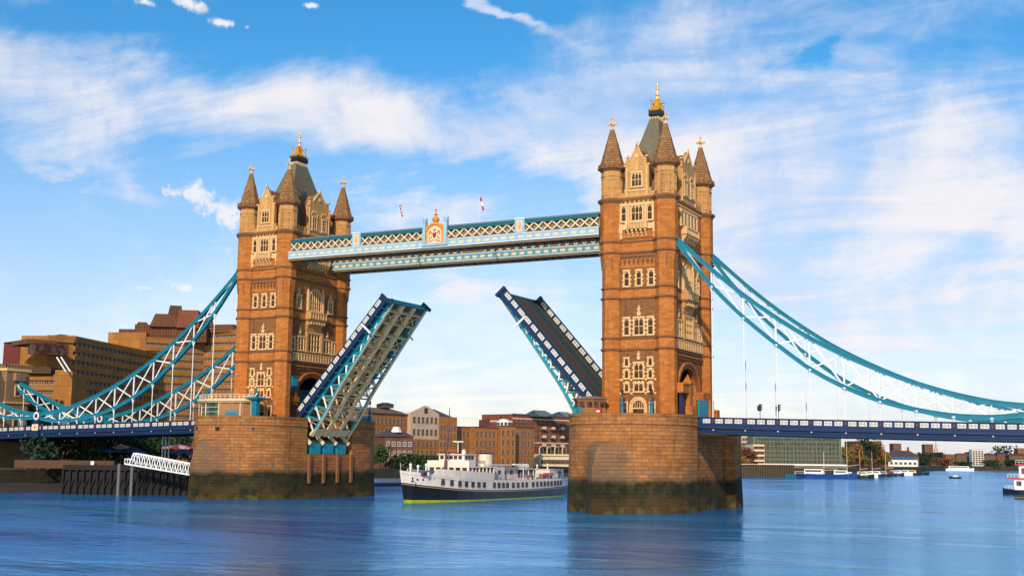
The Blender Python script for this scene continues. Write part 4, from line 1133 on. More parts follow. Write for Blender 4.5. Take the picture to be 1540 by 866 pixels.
    for y in (-6.6, 6.6): q.bar((L1,y,-0.6),(L1+0.5,y,-0.6),0.2,0.3)
    q.build('nose', t)
    q = MB([TANP]); q.box(L0-1.2, L0+0.2, -6.6, 6.6, -4.3, -3.9); q.build('tail_beam', t)
    return t
leafR = make_leaf()
leafL = copy_tree(leafR); leafL.location = (-30.9, 0, 18.7); leafL.rotation_euler = (0, -TH, 0)
tag(leafL, 'raised left bascule leaf seen from below with its tan girders', 'bascule', 'raised bascule leaves')

# ------------------------------------------------------------------ things standing on the piers
def lamp_post(x, y, z, lab, s=1.0):
    t = thing('lamp_post', lab, 'lamp post', (x, y, z), group='teal lamp posts on the piers')
    q = MB([TEAL, TEALL]); q.lathe((0,0), [(0.5,0),(0.5,0.2),(0.34,0.35),(0.30,1.6),(0.42,1.75),(0.42,1.9),(0.2,2.1),(0.12,2.3),(0.1,3.2)], 8)
    for a in (0, pi/2): q.bar((-0.55*cos(a),-0.55*sin(a),2.3),(0.55*cos(a),0.55*sin(a),2.3),0.1,0.14)
    q.build('post', t)
    q = MB([BLACK, WHITE]); q.lathe((0,0), [(0.07,3.2),(0.07,3.5),(0.2,3.6),(0.28,4.1),(0.30,4.15),(0.1,4.45),(0.03,4.7)], 8); q.build('lantern', t)
    return t
lamp_post(39.3, -12.6, PT, 'teal lamp post standing left of the arched doorway of the right tower')
lamp_post(44.6, -12.6, PT, 'teal lamp post standing right of the arched doorway of the right tower')
lamp_post(-30.9, 14.6, PT, 'teal lamp post on the far corner of the left pier, beside the raised leaf')
lamp_post(31.7, -11.2, PT, 'small teal lamp post beside the control cabin on the right pier')
# control cabin on the right pier
t = thing('control_cabin', 'brown hexagonal bridge control cabin with dark windows on the right pier', 'cabin', (33.6, -13.4, PT))
W_ = stone('cabin_wood', (0.34,0.17,0.07), (0.28,0.13,0.05), (0.12,0.06,0.03), 2.5, 0.25, 0.02, 0.2)
hexp = lambda r, sx: [(sx*r*cos(pi/6+pi*k/3+pi/6), r*sin(pi/6+pi*k/3+pi/6)) for k in range(6)]
q = MB([W_, DARKSTONE]); q.prism(hexp(2.1,1.45), 0, 1.15); q.prism(hexp(1.95,1.45), 1.15, 2.35); q.prism(hexp(2.1,1.45), 2.35, 2.7); q.build('walls', t)
q = MB([GREYR, DARKSTONE]); q.slot(DARKSTONE); q.prism(hexp(2.35,1.45), 2.7, 2.9); q.slot(GREYR); q.loft([[(x,y,2.9) for x,y in hexp(2.3,1.45)],[(x,y,3.25) for x,y in hexp(0.8,1.45)]]); q.build('roof', t)
P = hexp(1.97, 1.45)
for k in range(6):
    a, b = P[k], P[(k+1) % 6]; L = math.dist(a, b); n = 2 if L > 2 else 1
    for i in range(n):
        u = (i+0.5)/n; c = (a[0]+(b[0]-a[0])*u, a[1]+(b[1]-a[1])*u)
        q = MB([GLASS, IVORY]); q.obox(c, (b[0]-a[0], b[1]-a[1]), L/n*0.36, 0.06, 1.3, 2.2); q.build('window', t)
def railing(name, pts, z, h, lab, m=TEALL, group='teal railings on the piers'):
    t = thing(name, lab, 'railing', (pts[0][0], pts[0][1], z), group=group)
    for i in range(len(pts)-1):
        a = (pts[i][0]-pts[0][0], pts[i][1]-pts[0][1]); b = (pts[i+1][0]-pts[0][0], pts[i+1][1]-pts[0][1])
        q = MB([m, TEAL]); L = math.dist(a, b); n = max(2, int(L/0.28))
        q.bar((*a,h),(*b,h),0.1,0.1); q.bar((*a,0.15),(*b,0.15),0.08,0.1); q.bar((*a,h*0.7),(*b,h*0.7),0.05,0.05)
        for k in range(n+1):
            u = k/n; q.bar((a[0]+(b[0]-a[0])*u, a[1]+(b[1]-a[1])*u, 0),(a[0]+(b[0]-a[0])*u, a[1]+(b[1]-a[1])*u, h),0.10,0.10)
        q.slot(TEAL); q.obox(((a[0]+b[0])/2,(a[1]+b[1])/2), (b[0]-a[0],b[1]-a[1]), L/2, 0.02, 0.1, h*0.6)
        q.build('rail_section', t)
    return t
railing('railing', [(30.9,-9.0),(30.9,-14.6),(33.4,-18.2),(34.6,-19.0)], PT, 1.1, 'teal railing in front of the control cabin on the right pier')
q = MB([RED, WHITE]); q.box(-0.5,0.5,-0.3,0.3,0,1.05); q.slot(WHITE); q.box(-0.32,0.32,-0.32,-0.3,0.4,0.7); o = q.build('lifebuoy_box'); o.location = (36.8,-16.9,PT); tag(o, 'small red box beside the control cabin on the right pier', 'box')
# pavilion on the left pier
t = thing('pier_pavilion', 'low flat roofed pavilion with glass walls and shutters on the left pier', 'pavilion', (-44.5,-15.2,PT))
SHUT = stone('shutter', (0.42,0.22,0.11), (0.38,0.19,0.09), (0.2,0.1,0.05), 4.0, 0.22, 0.03, 0.15)
def oval(rx, ry, n=20): return [(rx*cos(2*pi*i/n), ry*sin(2*pi*i/n)) for i in range(n)]
q = MB([IVORY, TANP]); q.prism(oval(7.4,4.6), 3.05, 3.35); q.slot(TANP); q.prism(oval(6.9,4.2), 2.75, 3.05); q.slot(IVORY); q.prism(oval(7.5,4.7), 3.35, 3.45); q.build('roof', t)
q = MB([SHUT, TANP])
arc = lambda a0, a1, n: [(6.3*cos(a0+(a1-a0)*i/n), 3.7*sin(a0+(a1-a0)*i/n)) for i in range(n+1)]
A = arc(radians(-90+5), radians(20), 4)
for i in range(4): q.obox(((A[i][0]+A[i+1][0])/2, (A[i][1]+A[i+1][1])/2), (A[i+1][0]-A[i][0], A[i+1][1]-A[i][1]), math.dist(A[i],A[i+1])/2, 0.08, 0, 2.75)
q.build('shutters', t)
A = arc(radians(-90+4), radians(-200), 6)
for i in range(6):
    c = ((A[i][0]+A[i+1][0])/2, (A[i][1]+A[i+1][1])/2); d = (A[i+1][0]-A[i][0], A[i+1][1]-A[i][1]); L = math.dist(A[i],A[i+1])/2
    q = MB([GLASSG, IVORY]); q.obox(c, d, L-0.05, 0.04, 0.05, 2.75); q.slot(IVORY)
    for z in (0.02, 0.9, 1.8): q.obox(c, d, L, 0.06, z, z+0.07)
    q.build('glass_panel', t)
for i, a in enumerate([-85, -40, -120, -160, -195, 0]):
    x, y = 6.35*cos(radians(a)), 3.75*sin(radians(a)); q = MB(IVORY); q.box(x-0.1, x+0.1, y-0.1, y+0.1, 0, 2.75); q.build('column', t)
q = MB(IVORY)
for i in range(40):
    x, y = 6.9*cos(2*pi*i/40), 4.1*sin(2*pi*i/40); x2, y2 = 6.9*cos(2*pi*(i+1)/40), 4.1*sin(2*pi*(i+1)/40)
    q.bar((x,y,3.45),(x,y,4.35),0.07,0.07); q.bar((x,y,4.35),(x2,y2,4.35),0.08,0.08); q.bar((x,y,3.9),(x2,y2,3.9),0.05,0.05)
q.build('roof_railing', t)
q = MB(WHITE); q.tube((-6.5,-1.5,0),(-6.5,-1.5,3.0),0.05,n=6); q.build('downpipe', t)
rp = pier_ring(15, 0, 2.5); front = [(x-41.15, y) for x, y, z in rp[:29]]
front = [(x*1.0, y+0.35) for x, y in front]
front = [p for p in front if -39.6 < p[0] < -34.5]
railing('railing', front[::2] , PT, 1.0, 'teal railing along the front edge of the left pier')
t = thing('crane_post', 'teal iron navigation post with dished cap on the left pier', 'navigation post', (-35.3,-18.2,PT))
q = MB([TEAL, TEALD, WHITE]); q.box(-0.55,0.55,-0.55,0.55,0,2.9); q.loft([[(a*0.6,b*0.6,2.9) for a,b in ((-1,-1),(1,-1),(1,1),(-1,1))],[(a*1.35,b*1.35,3.3) for a,b in ((-1,-1),(1,-1),(1,1),(-1,1))],[(a*1.4,b*1.4,3.6) for a,b in ((-1,-1),(1,-1),(1,1),(-1,1))],[(a*0.5,b*0.5,3.75) for a,b in ((-1,-1),(1,-1),(1,1),(-1,1))]])
q.build('post', t); q = MB([TEALD, WHITE]); q.lathe((0,0), [(0.5,3.7),(0.55,4.3),(0.3,4.5),(0.12,5.0),(0.25,5.1),(0.05,5.6)], 8); q.slot(WHITE); q.bar((0.0,-0.5,3.8),(0.7,-0.5,4.4),0.12,0.16); q.build('light', t)
q = MB(IVORY); q.tube((-0.9,-0.4,0),(-0.9,-0.4,8.0),0.05,n=6); q.build('flagpole', t)
railing('railing', [(-30.9,10.2),(-30.9,14.0),(-33.2,19.0)], PT, 1.1, 'teal railing on the far corner of the left pier')
# traffic lights on the right approach
for x, lab in ((61.5,'black traffic light on the approach deck, nearer the right tower'), (64.6,'black traffic light on the approach deck, farther from the right tower')):
    t = thing('traffic_light', lab, 'traffic light', (x,-6.4,dz(x)-1.25), group='traffic lights on the deck')
    q = MB(GREYR); q.tube((0,0,0),(0,0,3.6),0.06,n=8); q.build('pole', t)
    q = MB(BLACK); q.box(-0.2,0.12,-0.2,0.2,2.5,3.65); 
    for k in range(3): q.loft([[(0.12,-0.16,2.62+0.36*k),(0.12,0.16,2.62+0.36*k),(0.12,0.16,2.92+0.36*k),(0.12,-0.16,2.92+0.36*k)],[(0.42,-0.12,2.86+0.36*k),(0.42,0.12,2.86+0.36*k),(0.42,0.12,2.92+0.36*k),(0.42,-0.12,2.92+0.36*k)]])
    q.box(-0.42,-0.3,-0.22,0.22,2.6,3.4); q.build('signal_head', t)

# ------------------------------------------------------------------ abutment tower on the left bank
t = thing('abutment_tower', 'pale stone gate tower with battlements at the left end of the bridge', 'tower', (-140,0,0))
PALE = stone('abutment_stone', (0.33,0.19,0.09), (0.26,0.14,0.07), (0.2,0.12,0.07), 1.0, 0.42, 0.03, 0.3)
q = MB(PALE); q.box(-7.5,9.5,-14,14,-3,11.2); q.build('base', t)
for s in (-1, 1):
    y0, y1 = (6.0, 13.0) if s > 0 else (-13.0, -6.0)
    q = MB([PALE, TRIM]); q.box(-5.5,5.5,y0,y1,11.2,29.2); q.slot(TRIM)
    q.box(-5.8,5.8,y0-0.3,y1+0.3,20.5,20.9); q.box(-5.8,5.8,y0-0.3,y1+0.3,28.6,29.3)
    q.slot(PALE)
    for k in range(8):
        x = -5.7+1.5*k; q.box(x,x+0.85,y0-0.3,y0+0.3,29.3,30.4); q.box(x,x+0.85,y1-0.3,y1+0.3,29.3,30.4)
        y = y0-0.3+0.98*k; q.box(5.2,5.8,y,y+0.55,29.3,30.4); q.box(-5.8,-5.2,y,y+0.55,29.3,30.4)
    q.box(4.6,6.6,s*9.5-1.6,s*9.5+1.6,26.2,28.2)
    q.build('gate_turret', t)
    for z in (22.2, 14.5):
        w2 = MB([TRIM, GLASS]); w2.box(5.5,5.7,(y0+y1)/2-0.9,(y0+y1)/2+0.9,z,z+3); w2.slot(GLASS); w2.box(5.7,5.72,(y0+y1)/2-0.6,(y0+y1)/2+0.6,z+0.3,z+2.7); w2.build('window', t)
q = MB([PALE]); 
for i in range(14):
    a0, a1 = pi*i/14, pi*(i+1)/14
    q.plate([(6*cos(a0),18+5*sin(a0)),(6*cos(a0),26),(6*cos(a1),26),(6*cos(a1),18+5*sin(a1))],'x',-5.0,5.0)
q.build('arch_wall', t)
q = MB(SLATE); q.loft([[(-4.6,-6,26),(4.6,-6,26),(4.6,6,26),(-4.6,6,26)],[(-0.6,-3.4,35.5),(0.6,-3.4,35.5),(0.6,3.4,35.5),(-0.6,3.4,35.5)]]); q.build('roof', t)

# ------------------------------------------------------------------ the steamer between the towers
LIME = plain('lime_boot_topping', (0.36,0.40,0.01), 0.5, 0.3, 0.5, streak=0.6)
HULLB = plain('black_hull_paint', (0.012,0.013,0.016), 0.35, 0.2, 0.5)
CREAMP = plain('cream_superstructure', (0.86,0.72,0.59), 0.5, 0.15, 0.8, streak=0.35)
YEL = plain('ochre_line', (0.55,0.30,0.08), 0.5)
DECKW = plain('wooden_deck', (0.20,0.12,0.07), 0.8)
BLUET = plain('blue_tarpaulin', (0.01,0.14,0.26), 0.6)
t = ship = thing('passenger_ship', 'white and black passenger steamer with one cream funnel sailing between the towers', 'ship', (-4.5,0,0))
def hull():
    ys = [-13.8,-12.6,-11,-8.5,-5,0,6,14,22,32,42,49,54,57,58.9]
    full = [0.02,0.14,0.30,0.52,0.74,0.93,1.0,1.0,1.0,1.0,0.97,0.90,0.76,0.55,0.10]
    wl = [0.0,0.03,0.14,0.33,0.58,0.83,0.97,1.0,1.0,1.0,0.93,0.76,0.50,0.24,0.02]
    deck = [6.0,5.85,5.7,5.35,5.0,4.6,4.3,4.05,3.95,3.95,4.0,4.1,4.15,4.2,4.25]
    blk = [3.75,3.65,3.5,3.2,2.9,2.5,2.2,2.0,1.9,1.95,2.1,2.25,2.4,2.5,2.6]
    boot = [0.6,0.6,0.55,0.5,0.44,0.36,0.3,0.25,0.22,0.2,0.18,0.16,0.15,0.15,0.15]
    B = 5.0
    for s in (-1, 1):
        pass
    q = MB([LIME, HULLB, YEL, CREAMP, DECKW])
    rows = []
    for i, y in enumerate(ys):
        rake = lambda z: (0.26*(z) if i == 0 else (0.22*z if i == 1 else (0.15*z if i == 2 else 0)))
        L = []
        for z, m in ((-1.5, 0), (boot[i], 0), (blk[i]-0.32, 1), (blk[i]-0.2, 2), (blk[i], 1), (deck[i], 3)):
            u = min(1, max(0, (z+1.5)/(deck[i]+1.5))); hw = B*(wl[i]*(1-u**1.3) + full[i]*u**1.3)
            yy = y + (1.55 - 0.26*z if i == 0 else (0.9-0.15*z if i == 1 else 0)) + (0.9*(1-u) * -1 if i >= 13 else 0)
            L.append((hw, yy, z))
        rows.append(L)
    for s in (-1, 1):
        ks = [q.add([(s*h, y, z) for h, y, z in L]) for L in rows]
        for i in range(len(rows)-1):
            for j in range(5):
                q.cur = [0,1,2,1,3][j]
                q.face((ks[i]+j, ks[i+1]+j, ks[i+1]+j+1, ks[i]+j+1))
        for i in (0, len(rows)-1):
            pass
    # stern and stem closure
    for i in (0, len(rows)-1):
        for j in range(5):
            q.cur = [0,1,2,1,3][j]; a, b = rows[i][j], rows[i][j+1]
            k = q.add([(-a[0],a[1],a[2]),(a[0],a[1],a[2]),(b[0],b[1],b[2]),(-b[0],b[1],b[2])]); q.face((k,k+1,k+2,k+3))
    q.slot(DECKW)
    for i in range(len(rows)-1):
        a, b = rows[i][5], rows[i+1][5]; dzk = 0.55
        k = q.add([(-a[0],a[1],a[2]-dzk),(a[0],a[1],a[2]-dzk),(b[0],b[1],b[2]-dzk),(-b[0],b[1],b[2]-dzk)]); q.face((k,k+1,k+2,k+3))
    q.build('hull', ship)
    T = [(y, d) for y, d in zip(ys, deck)]; F = [(y, f*B) for y, f in zip(ys, full)]; BK = [(y, b_) for y, b_ in zip(ys, blk)]
    return T, F, BK, list(zip(ys, wl))
T_, F_, BK_, WL_ = hull()
hwf = lambda y: lerp_tab(F_, y)
# cabin windows along the visible side and the other
yl = [-4.4,-1.9,0.4,2.7,5.0,7.2,9.4,13.6,15.6,17.5,19.3,21.9,24.1,26.2,28.1,31.2,33.2,35.2,37.0,38.8,40.6,42.4,44.2,46.0]
for y in yl:
    zc = (lerp_tab(BK_, y)+lerp_tab(T_, y))/2 - 0.02
    for s in (1, -1):
        u = (zc+1.5)/(lerp_tab(T_, y)+1.5); x = s*(5.0*lerp_tab(WL_, y)*(1-u**1.3) + lerp_tab(F_, y)*u**1.3 + 0.02)
        q = MB([GLASS, WHITE]); q.box(x-0.35 if s > 0 else x-0.12, x+0.12 if s > 0 else x+0.35, y-0.5, y+0.5, zc-0.55, zc+0.5); q.build('cabin_window', ship)
for y in (-10.4,-9.2,-7.8,-6.6):
    x = hwf(y)*0.88; zc = 4.3; q = MB(BLACK); q.lathe((0,0), [(0.16,-0.1),(0.16,0.25)], 8); o = q.build('porthole', ship); o.location = (x, y, zc); o.rotation_euler = (0, pi/2, 0)
q = MB(BLACK); q.bar((2.0,-12.6,3.9),(2.0,-12.6,4.7),0.15,0.2); q.bar((1.9,-13.0,3.95),(2.1,-12.2,3.95),0.15,0.2); q.bar((2.0,-12.8,4.7),(2.0,-12.4,4.7),0.15,0.2); q.build('anchor', ship)
# raised side plating either side of the fore deck, then the deckhouse
for s in (-1, 1):
    q = MB(CREAMP); ysd = [-7.0,-6.0,-4,-1,2,5,8,11,13.2]; hh = [0.05,1.15,1.3,1.35,1.4,1.42,1.42,1.42,0.05]
    q.loft([[(s*(hwf(y)-0.12),y,lerp_tab(T_,y)-0.1),(s*(hwf(y)+0.03),y,lerp_tab(T_,y)-0.1),(s*(hwf(y)+0.03),y,lerp_tab(T_,y)+h),(s*(hwf(y)-0.12),y,lerp_tab(T_,y)+h)] for y, h in zip(ysd, hh)])
    q.build('bulwark', ship)
q = MB([CREAMP, DECKW]); q.box(-4.6,4.6,3.6,14.5,3.6,5.5); q.build('deckhouse', ship)
q = MB([GLASS, CREAMP]); q.box(-4.35,4.35,3.75,14.4,5.5,6.5); q.build('promenade_glazing', ship)
q = MB(CREAMP)
for x in (-4.5,-3.0,-1.5,0.0,1.5,3.0,4.5): q.box(x-0.2,x+0.2,3.58,3.8,5.5,6.5)
for k in range(8):
    y = 3.7+1.5*k
    for s in (-1, 1): q.box(s*4.5-0.12, s*4.5+0.12, y, y+(0.45 if k < 2 else 0.14), 5.5, 6.5)
q.build('promenade_pillars', ship)
q = MB([CREAMP, DECKW]); q.loft([[(-4.75,3.5,z),(4.75,3.5,z),(4.8,6.2,z),(-4.8,6.2,z)] for z in (6.5, 7.85)]); q.box(-4.65,4.65,6.2,15.5,6.5,6.72); q.build('bridge_deck', ship)
q = MB(CREAMP); q.box(-2.9,2.9,4.9,9.6,6.7,9.0); q.box(-3.1,3.1,4.6,9.8,9.0,9.15); q.build('wheelhouse', ship)
for y in (5.3,6.5,7.7): q = MB(GLASS); q.box(2.85,2.96,y,y+0.85,8.1,8.8); q.build('wheelhouse_window', ship)
for x in (-2.6,-1.55,-0.5,0.55,1.6): q = MB(GLASS); q.box(x,x+0.8,4.84,4.95,8.1,8.8); q.build('wheelhouse_window', ship)
q = MB([CREAMP, GREYR])
for y in (11.0, 12.6): q.slot(CREAMP); q.tube((3.6,y,6.9),(3.6,y+1.2,6.9),0.4,n=10)
q.build('liferaft_canister', ship)
q = MB([CREAMP, HULLB, GREYR]); q.lathe((0,18.9), [(1.3,6.6),(1.3,9.1),(1.25,9.35)], 18, sy=1.35); q.slot(HULLB); q.lathe((0,18.9), [(1.32,9.2),(1.38,9.45),(1.1,9.5)], 18, sy=1.35); q.build('funnel', ship)
q = MB([CREAMP]); q.box(-3.2,3.2,14.5,21.5,4.0,6.9); q.box(-2.4,2.4,20,29,4.0,6.6); q.box(-3.4,3.4,12,29.2,6.9,7.05); q.box(-2.2,2.2,12,15,6.7,7.9); q.build('engine_casing', ship)
for y in (16.0, 18.6, 22.5, 25.5): q = MB(GLASS); q.box(3.15 if y < 21 else 2.38,3.24 if y < 21 else 2.46,y,y+1.1,5.0,5.9); q.build('casing_window', ship)
q = MB([CREAMP]); q.box(-4.3,4.3,28.2,35.5,6.1,6.25)
for y in (28.4,30.8,33.2,35.2):
    for s in (-1, 1): q.box(s*4.1-0.08, s*4.1+0.08, y-0.08, y+0.08, 4.0, 6.1)
q.build('deck_canopy', ship)
for i in range(5):
    q = MB(WHITE); y = 28.6+1.35*i; P = [[(1.6+0.5*cos(2*pi*k/10), yy, 6.75+0.5*sin(2*pi*k/10)) for k in range(10)] for yy in (y, y+1.1)]; q.loft(P); q.build('liferaft_canister', ship)
for i in range(10):
    q = MB([DKRED, BLUE, TANP, IVORY][i % 4]); y = -9.8+0.45*i if i < 3 else 36+1.0*i
    q.box(2.0+0.3*(i % 3), 2.6+0.3*(i % 3), y, y+0.5, 4.0 if i > 2 else 5.0, 4.9 if i > 2 else 5.7); q.build('deck_fitting', ship)
q = MB(BLUET); q.loft([[(0.6,-8.4,4.8),(2.4,-8.4,4.8),(3.4,-5.4,4.5),(1.4,-5.4,4.5)],[(0.6,-8.4,6.0),(2.3,-8.4,5.8),(3.3,-5.4,5.75),(1.4,-5.4,6.0)]]); q.build('tarpaulin', ship)
# red rescue boat
q = MB([RED, DKRED]); rg = []
for y, r, z in ((39.0,0.1,5.1),(39.5,0.5,4.95),(40.8,0.75,4.85),(42.6,0.72,4.85),(43.4,0.6,4.95)):
    rg.append([(3.6+r*cos(2*pi*k/10), y, z+0.6*r*sin(2*pi*k/10)) for k in range(10)])
q.loft(rg); q.build('rescue_boat', ship)
q = MB([CREAMP, GLASS]); q.box(-1.8,1.8,46,53.5,4.0,5.9); q.box(-1.9,1.9,45.8,53.7,5.9,6.02); q.slot(GLASS); q.box(1.78,1.85,50.5,52.2,4.9,5.6); q.build('aft_house', ship)
for y, x, h in ((-11.2,0.6,6.9),(-9.6,-0.4,6.3),(-7.9,0.2,6.6),(-6.6,1.2,6.9),(42.2,0.5,6.7),(36.8,0.5,6.6),(47.0,0.8,6.9)):
    q = MB(WHITE); q.tube((x,y,4.4),(x,y,h),0.16,n=8); q.lathe((x,y), [(0.16,h-0.2),(0.28,h),(0.24,h+0.3),(0.05,h+0.42)], 8); q.build('ventilator', ship)
MASTM = plain('varnished_mast', (0.10,0.025,0.02), 0.5)
q = MB([MASTM, WHITE]); q.tube((0,2.2,4.5),(0,3.6,15.2),0.26,0.2,8); q.tube((0,3.6,15.2),(0,3.9,18.3),0.14,0.06,6); q.slot(MASTM); q.box(-0.4,0.4,1.7,2.7,5.3,6.3); q.build('foremast', ship)
q = MB([MASTM, BLACK]); q.tube((0,34.2,4.5),(0,36.2,15.0),0.22,0.16,8); q.tube((0,36.2,15.0),(0,36.5,17.6),0.1,0.05,6); q.build('mainmast', ship)
q = MB(WHITE); q.tube((0,7.4,9.0),(0,7.4,11.6),0.12,0.08,8); q.bar((-1.0,7.0,11.6),(1.0,7.8,11.6),0.25,0.2); q.lathe((0.3,9.2), [(0.35,9.0),(0.42,9.4),(0.42,9.8),(0.1,10.1)], 10); q.bar((-1.4,5.6,9.1),(-1.4,5.6,10.3),0.12); q.build('radar_mast', ship)
q = MB(RED); q.box(-1.0,0.6,5.2,6.8,9.15,9.45); q.build('awning', ship)
for s in (-1, 1):
    q = MB(WHITE)
    pts = [(s*hwf(y)*0.97, y, lerp_tab(T_, y)) for y in [16,20,24,28,32,36,40,44,48,52,55]]
    for a, b in zip(pts, pts[1:]):
        for dz_ in (0.4, 0.75, 1.05): q.bar((a[0],a[1],a[2]+dz_),(b[0],b[1],b[2]+dz_),0.04)
        q.bar(a, (a[0],a[1],a[2]+1.05), 0.05)
    q.build('railing', ship)
q = MB(BLACK)
q.bar((0,3.6,15.2),(0,-13.0,6.0),0.025); q.bar((0,3.7,16.5),(0,36.3,16.0),0.025); q.bar((0,36.2,15.0),(0,57.5,4.6),0.025); q.build('rigging', ship)
q = MB(MASTM); q.tube((0,58.0,4.2),(0,58.8,6.2),0.04,n=6); q.build('ensign_staff', ship)
q = MB(WHITE); q.tube((0,-13.6,6),(0,-13.8,7.4),0.04,n=6); q.build('jackstaff', ship)

# passengers at the rail
def person(x, y, z, top, bot, lab, parent_loc=(-4.5,0,0), h=1.72, sit=False):
    q = MB([top, bot, SKIN, HAIR]); X, Y = 0, 0
    for s in (-1, 1): q.slot(bot); q.lathe((0.09*s, 0), [(0.05,0),(0.06,0.06),(0.055,0.2),(0.065,0.45),(0.085,0.8),(0.06,0.86)], 7)
    q.slot(top); q.lathe((0,0), [(0.13,0.80),(0.16,0.88),(0.15,1.05),(0.19,1.3),(0.20,1.4),(0.10,1.47),(0.05,1.49)], 9, sx=1.0, sy=0.62)
    for s in (-1, 1): q.tube((0.2*s,0,1.4),(0.25*s,-0.04,1.1),0.052,0.042,6); q.tube((0.25*s,-0.04,1.1),(0.18*s,-0.28,1.05),0.042,0.032,6)
    q.slot(SKIN); q.lathe((0,0), [(0.05,1.46),(0.05,1.52),(0.085,1.56),(0.095,1.62),(0.08,1.7),(0.03,1.72)], 8)
    q.slot(HAIR); q.lathe((0,0.015), [(0.098,1.62),(0.095,1.68),(0.06,1.74),(0.01,1.75)], 8)
    for s in (-1, 1): q.slot(SKIN); q.lathe((0.18*s,-0.3), [(0.02,1.01),(0.04,1.03),(0.035,1.08),(0.01,1.1)], 6)
    o = q.build('person'); o.location = (x+parent_loc[0], y, z); o.rotation_euler = (0,0,pi/2+random.uniform(-0.4,0.4)); tag(o, lab, 'person', 'passengers on the ship deck'); return o
SKIN = plain('skin', (0.45,0.25,0.16), 0.6); HAIR = plain('dark_hair', (0.03,0.02,0.015), 0.8)
CL = [('red', RED), ('blue', BLUE), ('white', WHITE), ('black', BLACK), ('teal', TEAL), ('grey', GREYR)]
spots_ = [(36.6,'just behind the deck canopy'),(37.9,'between the deck canopy and the red rescue boat'),(44.8,'just aft of the red rescue boat'),(46.5,'beside the aft house'),(49.5,'at the rail by the aft house'),(54.3,'at the stern rail'),(30.0,'under the deck canopy, forward part'),(32.2,'under the middle of the deck canopy'),(34.4,'under the after end of the deck canopy')]
for i, (y, where) in enumerate(spots_):
    c, m_ = CL[i % 6]; z = lerp_tab(T_, y)-0.55
    person(hwf(y)*0.97-0.45, y, z, m_, NAVY if i % 2 else GREYR, 'passenger in a %s top standing %s of the ship' % (c, where) if 'rail' in where else 'passenger in a %s top standing %s' % (c, where))
# ------------------------------------------------------------------ buildings on the north bank
BRK = stone('orange_brick', (0.42,0.155,0.035), (0.33,0.115,0.028), (0.16,0.07,0.03), 2.2, 0.7, 0.03, 0.25, bump=0.1)
BRK2 = stone('red_brick', (0.24,0.07,0.035), (0.19,0.055,0.03), (0.12,0.05,0.03), 2.2, 0.7, 0.03, 0.25, bump=0.1)
BRK3 = stone('brown_brick', (0.20,0.09,0.05), (0.16,0.07,0.04), (0.10,0.05,0.03), 2.2, 0.7, 0.03, 0.25, bump=0.1)
HCON = stone('hotel_concrete', (0.40,0.165,0.036), (0.31,0.125,0.028), (0.17,0.07,0.02), 4.0, 2.9, 0.05, 0.3, bump=0.1, streak=0.45)
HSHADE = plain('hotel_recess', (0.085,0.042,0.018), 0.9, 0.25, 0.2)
HROOF = stone('copper_brown_roof', (0.17,0.065,0.028), (0.13,0.05,0.022), (0.07,0.028,0.016), 0.9, 8, 0.12, 0.3, bump=0.3)
REDB = plain('dark_red_cladding', (0.16,0.025,0.02), 0.7, 0.3, 0.2)
SILV = plain('grey_cladding', (0.30,0.30,0.30), 0.6, 0.2, 0.3)
PALEB = stone('pale_render', (0.60,0.40,0.26), (0.56,0.37,0.24), (0.4,0.26,0.17), 3, 1.0, 0.02, 0.15, bump=0.1)
GREENB = plain('green_cladding', (0.10,0.14,0.09), 0.5, 0.3, 0.3)
GREYB = stone('grey_stone_wall', (0.22,0.185,0.13), (0.18,0.15,0.105), (0.15,0.13,0.1), 2, 0.8, 0.03, 0.3, bump=0.1)
ROOFP = plain('purple_slate_roof', (0.075,0.05,0.055), 0.85, 0.2, 0.3)
ROOFB = plain('brown_tiled_roof', (0.16,0.09,0.055), 0.85, 0.2, 0.3)
TIMB = plain('dark_timber', (0.014,0.009,0.007), 0.85, 0.35, 0.5, streak=0.4)
STEELG = plain('galvanised_pile', (0.13,0.12,0.12), 0.6, 0.25, 0.6, streak=0.4)
DIMF = plain('dim_window_frame', (0.33,0.24,0.16), 0.8)
GLITH = plain('balcony_door_panel', (0.42,0.34,0.25), 0.8)
GLIT = plain('pale_curtain', (0.45,0.38,0.30), 0.8)

def away(p1, p2):
    dx, dy = p2[0]-p1[0], p2[1]-p1[1]; L = math.hypot(dx, dy); n = (-dy/L, dx/L)
    c = ((p1[0]+p2[0])/2-CAM[0], (p1[1]+p2[1])/2-CAM[1])
    return n if n[0]*c[0]+n[1]*c[1] > 0 else (-n[0], -n[1])
def slab(q, p1, p2, z0, z1, depth, proud=0.0):
    n = away(p1, p2); a = (p1[0]-n[0]*proud, p1[1]-n[1]*proud); b = (p2[0]-n[0]*proud, p2[1]-n[1]*proud)
    q.prism([a, b, (b[0]+n[0]*(depth+proud), b[1]+n[1]*(depth+proud)), (a[0]+n[0]*(depth+proud), a[1]+n[1]*(depth+proud))], z0, z1)
    return q
def gable(q, p1, p2, z0, z1, depth, over=0.4, hip=0.0):
    """pitched roof with its ridge along the front"""
    n = away(p1, p2); L = math.dist(p1, p2); d = ((p2[0]-p1[0])/L, (p2[1]-p1[1])/L)
    g = lambda s, t_, z: (p1[0]+d[0]*s+n[0]*t_, p1[1]+d[1]*s+n[1]*t_, z)
    q.loft([[g(-over,-over,z0),g(L+over,-over,z0),g(L+over,depth+over,z0),g(-over,depth+over,z0)],[g(hip,depth*0.48,z1),g(L-hip,depth*0.48,z1),g(L-hip,depth*0.52,z1),g(hip,depth*0.52,z1)]])
    return q
WSRC = {}
